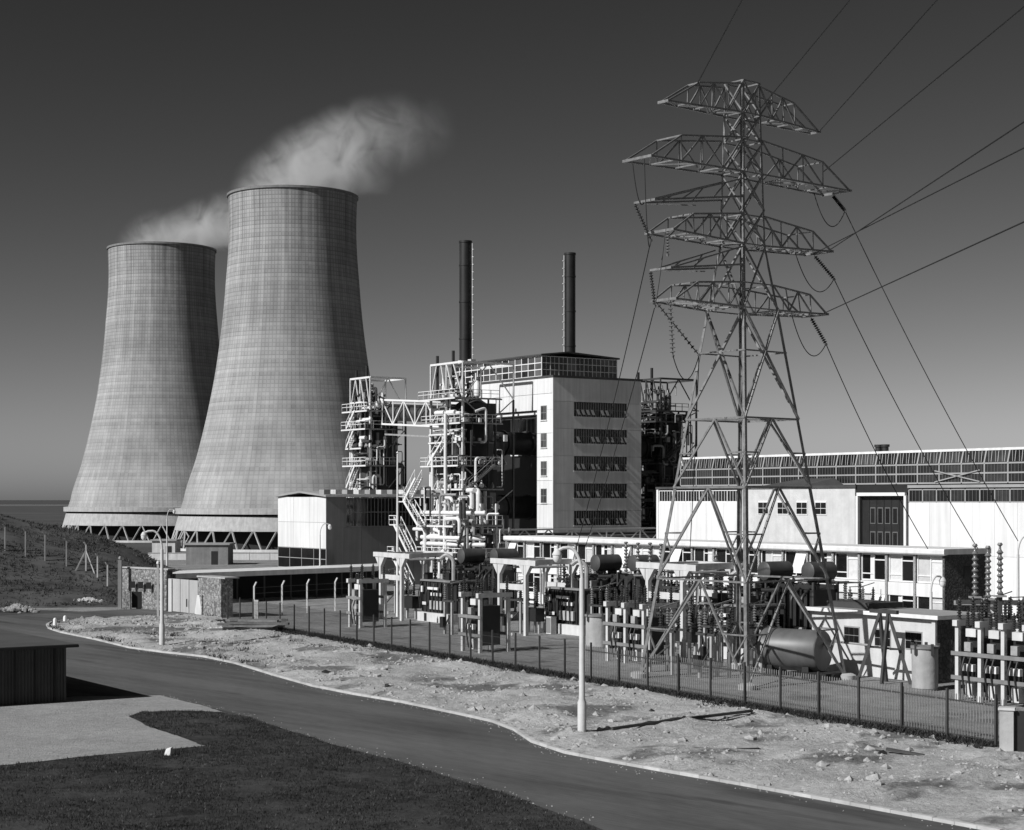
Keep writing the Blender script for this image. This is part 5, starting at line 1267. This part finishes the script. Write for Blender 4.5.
mb = MB(); x = 0
for z in (.1, .5, .9, 1.3, 1.75): mb.bar((0, 0, z), (xs_, 0, z), .012)
while x < xs_: mb.bar((x, 0, .05), (x, 0, HF), .011); x += .11
mb.build('wire_mesh', 'steel_dark', fn, kind='stuff')
# cranked concrete posts in front of the shelter
cf = thing('cranked_post_fence', 'row of pale concrete fence posts with cranked tops in front of the dark shelter', 'fence', G(254, 616), 0)
for px, yb in ((254, 617), (282, 615), (307, 613), (335, 611), (361, 609)):
    p = G(px, yb) - G(254, 616); m = MB(); m.bar((p.x, p.y, 0), (p.x, p.y, 2.6), .13); m.bar((p.x, p.y, 2.58), (p.x + .22, p.y - .1, 3.0), .11); m.build('post', 'concrete_white', cf)
a_ = G(254, 617) - G(254, 616); b_ = G(361, 609) - G(254, 616)
for z in (.6, 1.3, 2.0, 2.5): br('wire', 'wire_light', cf, (a_.x, a_.y, z), (b_.x, b_.y, z), .02)
# posts over the grassy mound
hf = thing('mound_fence', 'wire fence on thin pale posts crossing the grassy mound', 'fence', (0, 0, 0)); prev = None
for px, yb, yt in ((-20, 548, 520), (5, 551, 527), (25.5, 556, 531), (45, 561, 535), (66.5, 566, 541), (86, 571, 545), (97.5, 577, 556), (107.5, 586, 565)):
    best = min((abs(HZ + (HC - hz((px - 512) / F * Y, Y)) * F / Y - yb), Y) for Y in [165 + .25 * i for i in range(150)])[1]
    x = (px - 512) / F * best; z = hz(x, best); H_ = (yb - yt) / F * best
    m = MB(); m.bar((x, best, z - .2), (x, best, z + H_), .14); m.bar((x, best, z + H_ - .02), (x - .2, best - .1, z + H_ + .25), .12); m.build('post', 'concrete_dark' if px < 80 else 'concrete', hf)
    if px == 86:
        for s in (-1.1, 1.0): br('stay', 'concrete', hf, (x, best, z + H_ * .8), (x + s, best - .4, z - .3), .12)
    q = Vector((x, best, z + H_))
    if prev is not None:
        for dz in (.05, .7, 1.4): br('wire', 'wire', hf, prev - Vector((0, 0, dz)), q - Vector((0, 0, dz)), .02)
    prev = q

# ------------------------------------------------------------------ street lamps, masts, posts
def lamp(P, label, Hh=7.95, az=R(180), reach=1.0, group='street lamps with curved necks', slim=1.0):
    t = thing('street_lamp', label, 'street lamp', P, az, group); s = slim
    MB().lathe([(.19 * s, 0), (.19 * s, 1.5), (.13 * s, 1.65), (.105 * s, Hh * .84)], 14).build('column', 'concrete_white', t)
    z0 = Hh * .84; pts = [(reach * (1 - math.cos(a)) * .55, 0, z0 + math.sin(a) * (Hh - z0)) for a in [i * math.pi / 2 / 7 for i in range(8)]]
    pts += [(reach * .8, 0, Hh - .02), (reach * 1.0, 0, Hh - .12)]
    MB().tube(pts, .055 * s + .015, 8).build('neck', 'concrete_white', t)
    ln = MB().lathe([(.06, Hh - .05), (.12, Hh - .1), (.22, Hh - .28), (.22, Hh - .32)], 14, c=(reach * 1.05, 0)).build('lantern', 'concrete_white', t)
    MB().lathe([(.2, Hh - .325), (.19, Hh - .5), (.1, Hh - .62), (.01, Hh - .64)], 14, c=(reach * 1.05, 0)).build('globe', 'frame_white', ln)
    return t
lamp(G(582, 738), 'near street lamp with a curved neck standing on the verge beside the road', 8.0, R(170), 1.0)
lamp(G(162, 647), 'street lamp with a curved neck in front of the stone gatehouse', 7.9, R(185), 1.15)
lamp(Vector(((167 - 512) / F * 260, 260, 0)), 'distant slim street lamp before the legs of the nearer cooling tower', 8.6, R(10), 1.0, slim=.8)
lamp(Vector(((320 - 512) / F * 185, 185, 0)), 'slim street lamp against the white end of the low blower house', 7.5, R(15), 1.0, slim=.7)
lamp(Vector(((931 - 512) / F * 101, 101, 0)), 'street lamp column beside the upright tank near the office end', 5.6, R(25), .8, slim=.8)
lamp(Vector(((1018 - 512) / F * 116, 116, 0)), 'street lamp at the right edge in front of the turbine hall', 7.6, R(10), 1.0, slim=.8)
ms = W(397.5, 500, 150); mt = thing('mast', 'tall thin white mast behind the leftmost concrete gantry', 'mast', (ms.x, ms.y, 0))
MB().lathe([(.13, 0), (.1, 6), (.06, HC + 46 * 150 / F)], 10).build('pole', 'frame_white', mt); MB().lathe([(.01, HC + 46 * 150 / F), (.12, HC + 46 * 150 / F + .1), (.01, HC + 46 * 150 / F + .25)], 10).build('finial', 'frame_white', mt)
def post(px, yb, yt, w, label, mat, cap=None):
    P = G(px, yb); t = thing('gate_post', label, 'post', P); H_ = (yb - yt) / F * P.y
    MB().box(-w / 2, w / 2, -w / 2, w / 2, 0, H_).build('shaft', mat, t)
    if cap: MB().lathe([(.05, H_ + .01), (.14, H_ + .12), (.12, H_ + .28), (.01, H_ + .36)], 10).build('cap', cap, t)
post(120, 608.5, 560, .34, 'thick dark post at the left corner of the stone gatehouse', 'concrete_dark', 'pipe_grey')
post(158, 617.5, 565, .17, 'thin pale post close behind the street lamp at the gatehouse', 'concrete', 'pipe_white')
post(256.5, 623, 600, .3, 'short white marker post behind the wire fence by the planks', 'concrete_white')
for px, yb in ((55, 626), (65, 623.5)):
    P = G(px, yb); t = thing('marker_stone', 'white kerb marker stone, ' + ('nearest the road junction' if px == 55 else 'the farther of two at the junction'), 'marker', P, .2, 'kerb marker stones')
    MB().lathe([(.16, 0), (.15, .5), (.1, .62), (.01, .66)], 8).build('stone', 'white_paint', t)
# broad gate pier at the lower right
gp_ = G(1003, 752); g = thing('gate_pier', 'square concrete gate pier ending the palisade at lower right', 'pier', gp_, R(-20))
bx('shaft', 'concrete', g, -.12, .42, -.25, .25, 0, 1.68); bx('dark_leaf', 'black_steel', g, .44, 1.5, -.05, .05, .05, 1.65); bx('cap', 'concrete_white', g, -.17, .47, -.3, .3, 1.685, 1.78)

# ------------------------------------------------------------------ corrugated shed in the left foreground
sp = G(64, 702); cs = thing('corrugated_shed', 'dark corrugated shed with an overhanging flat roof in the left foreground', 'shed', sp, PR)
hS = 2.75; LV = 9.0
def corr(a, b, out, n):
    a = Vector(a); b = Vector(b); o_ = Vector(out); m = MB(); d = (b - a) / n; vs_ = []
    for i in range(n + 1):
        p = a + d * i + o_ * (.05 if i % 2 else 0); vs_ += [(p.x, p.y, 0.02), (p.x, p.y, hS)]
    m.add(vs_, [(2 * i, 2 * i + 2, 2 * i + 3, 2 * i + 1) for i in range(n)]); return m
corr((0, -LV, 0), (0, 0, 0), (1, 0, 0), 110).build('dark_sheet', 'corrugated', cs)
corr((-25, 0, 0), (0, 0, 0), (0, 1, 0), 240).build('dark_sheet', 'corrugated', cs)
corr((-25, -LV, 0), (0, -LV, 0), (0, -1, 0), 240).build('dark_sheet', 'corrugated', cs)
corr((-25, -LV, 0), (-25, 0, 0), (-1, 0, 0), 110).build('dark_sheet', 'corrugated', cs)
bx('roof', 'roof_felt', cs, -25.3, .5, -LV - .4, .55, hS + .01, hS + .13); bx('gutter', 'black_steel', cs, .505, .6, -LV - .4, .55, hS - .02, hS + .1)
br('corner_post', 'steel_dark', cs, (.02, .02, 0), (.02, .02, hS), .12)
for k in range(9): y = -LV + .5 + k; br('joint_cover', 'black_steel', cs, (.06, y, .02), (.06, y, hS), .05, .03)

# ------------------------------------------------------------------ debris on the verge
def plank(px, pyy, L, w, h_, rz, label, z=.2, mat='timber', tilt=0):
    P = G(px, pyy); m = MB().box(-L / 2, L / 2, -w / 2, w / 2, 0, h_)
    o = m.build('plank', mat, label=label, cat='timber'); o.location = (P.x, P.y, vz(P.x, P.y) + z); o.rotation_euler = (0, tilt, rz); return o
rp = random.Random(4)
pos = ['undermost on the left', 'undermost on the right', 'second layer, nearer the road', 'second layer, nearer the fence', 'third layer', 'topmost', 'slid off to the left', 'slid off toward the fence']
for k in range(8):
    plank(252 + rp.uniform(-9, 9), 632.5 - (k // 2) * .2 + rp.uniform(-1.5, 1.5), rp.uniform(3.2, 5.2), .42, .16, R(rp.uniform(-14, 10)), f'weathered plank in the timber pile by the fence, {pos[k]}', .05 + (k // 2) * .2).update_tag()
P0, P1 = G(612, 737.5), G(752, 718.5)
a = Vector((P0.x, P0.y, vz(P0.x, P0.y) + .1)); b = Vector((P1.x, P1.y, vz(P1.x, P1.y) + .1))
MB().tube([a, a.lerp(b, .4) + Vector((0, 0, .03)), b], .07, 8).build('pole', 'steel_dark', label='long dark pole lying on the verge right of the near lamp', cat='pole')
for px, pyy, s, lab in ((327, 676, .3, 'dark squat block of debris at the kerb'), (361, 682, .34, 'pale squared stone block on the verge, left of a pair'), (376, 682, .28, 'tilted stone block on the verge, right of a pair'), (882, 760, .3, 'dark broken block lying near the bottom right'), (652, 713, .2, 'small dark block beside the long pole')):
    P = G(px, pyy); m = MB(); stone(m, 0, 0, 0, s); m.build('stone_block', 'stone_debris' if 'pale' in lab or 'tilted' in lab else 'black_steel', loc=(P.x, P.y, vz(P.x, P.y)), label=lab, cat='block')
plank(746, 753, .9, .35, .06, .2, 'short pale board lying on the verge near the bottom', .06, 'concrete')
P_ = G(168, 756); m = MB(); m.add([(-.15, -.06, 0), (.09, -.08, 0), (.17, .06, 0), (-.07, .08, 0), (-.07, -.03, .25), (.12, -.06, .3), (.18, .05, .33), (-.03, .06, .27)], [(0, 1, 5, 4), (1, 2, 6, 5), (2, 3, 7, 6), (3, 0, 4, 7), (4, 5, 6, 7)]); m.build('stone_block', 'white_paint', loc=(P_.x, P_.y, .03), label='small white stone standing at the edge of the foreground grass', cat='block')
plank(352, 684, 1.3, .5, .12, .1, 'flat pale slab lying by the pair of stone blocks', .02, 'stone_debris')
plank(905, 756, 1.5, .18, .1, -.5, 'bent dark scrap of timber near the bottom right corner', .05, 'steel_dark', .1)
bdp = G(197.5, 615.5); bd = MB().add([(-.28, 0, 0), (.32, 0, 0), (.2, .45, 1.75), (-.12, .45, 1.75), (-.28, .05, 0), (.32, .05, 0), (.2, .5, 1.75), (-.12, .5, 1.75)], [(0, 1, 2, 3), (7, 6, 5, 4), (0, 4, 5, 1), (1, 5, 6, 2), (2, 6, 7, 3), (3, 7, 4, 0)]).build('leaning_board', 'white_paint', loc=bdp, label='narrow white board leaning against the stone pier', cat='board')
# rubble heaps beside the far road
for px, pyy, w, lab in ((222, 631, 2.6, 'scattered heap of broken bricks beside the timber pile'), (198, 636, 2.0, 'small spread of rubble on the verge right of the gatehouse lamp'), (300, 640, 1.6, 'small rubble patch against the foot of the wire fence'), (88, 605, 3.0, 'low heap of broken stone at the foot of the mound by the gatehouse'), (18, 612, 2.2, 'low pale heap of earth at the foot of the mound near the left edge')):
    P = G(px, pyy); m = MB()
    for k in range(160):
        a = rp.uniform(0, 6.28); d = abs(rp.gauss(0, .5)); x, y = math.cos(a) * d * w, math.sin(a) * d * w * .5
        stone(m, x, y, max(0, .7 * (1 - d)) * (.8 if px < 100 else .35), rp.uniform(.1, .36) * (1 if px < 100 else .6))
    m.build('rubble_heap', 'stone_debris', loc=P, label=lab, cat='rubble', kind='stuff')
# wall and low huts before the cooling towers
for px0, px1, yb, yt, Y, mat, lab in ((152, 175, 551, 541, 300, 'concrete_white', 'small white hut below the gap between the cooling towers'), (186, 228, 562, 545, 270, 'concrete_dark', 'dark flat roofed hut in front of the nearer cooling tower')):
    a = W(px0, 500, Y); H_ = HC - (yt - HZ) / F * Y; L = (px1 - px0) / F * Y
    t = thing('hut', lab, 'hut', (a.x, a.y, 0), 0); bx('wall', mat, t, 0, L, 0, 5, 0, H_); bx('roof', 'roof_light', t, -.3, L + .3, -.3, 5.3, H_ + .01, H_ + .25); bx('door', 'black_steel', t, L * .6, L * .6 + 1, -.04, -.005, 0, 2.1)
lw = thing('boundary_wall', 'low white wall running in front of the cooling tower legs', 'wall', (W(148, 500, 292).x, 292, 0), 0)
for i in range(7): bx('wall_bay', 'concrete_white', lw, i * 3.4, i * 3.4 + 3.3, 0, .3, 0, 1.1); bx('coping', 'concrete', lw, i * 3.4, i * 3.4 + 3.3, -.05, .35, 1.11, 1.22)
# distant scrub on the flat land at left
for k, (px, Y, r) in enumerate(((8, 420, 3.2), (24, 450, 2.6), (39, 430, 2.8), (54, 470, 3.0), (62, 440, 2.2))):
    P = W(px, 500, Y); t = thing('bush', ['low dark bush beyond the mound, at the very left edge', 'second dark bush from the left beyond the mound', 'middle dark bush beyond the mound', 'fourth dark bush beyond the mound', 'dark bush nearest the left cooling tower'][k], 'bush', (P.x, P.y, 0), 0, 'bushes beyond the mound')
    tb('stem', 'timber', t, [(0, 0, 0), (.1, 0, r * .6)], .15); m = MB()
    for _ in range(260):
        a = rp.uniform(0, 6.28); d = rp.random() ** .5 * r * 1.4; z = .3 + rp.random() * r * 1.2 * (1 - (d / r / 1.5) ** 2); s = rp.uniform(.2, .5)
        p = Vector((math.cos(a) * d, math.sin(a) * d * .7, z)); q = Vector((rp.gauss(0, 1), rp.gauss(0, 1), rp.gauss(0, 1))).normalized() * s; q2 = q.cross(Vector((rp.gauss(0, 1), rp.gauss(0, 1), 1))).normalized() * s
        m.add([p - q, p + q2, p + q, p - q2], [(0, 1, 2, 3)])
    m.build('foliage', 'leaf', t)
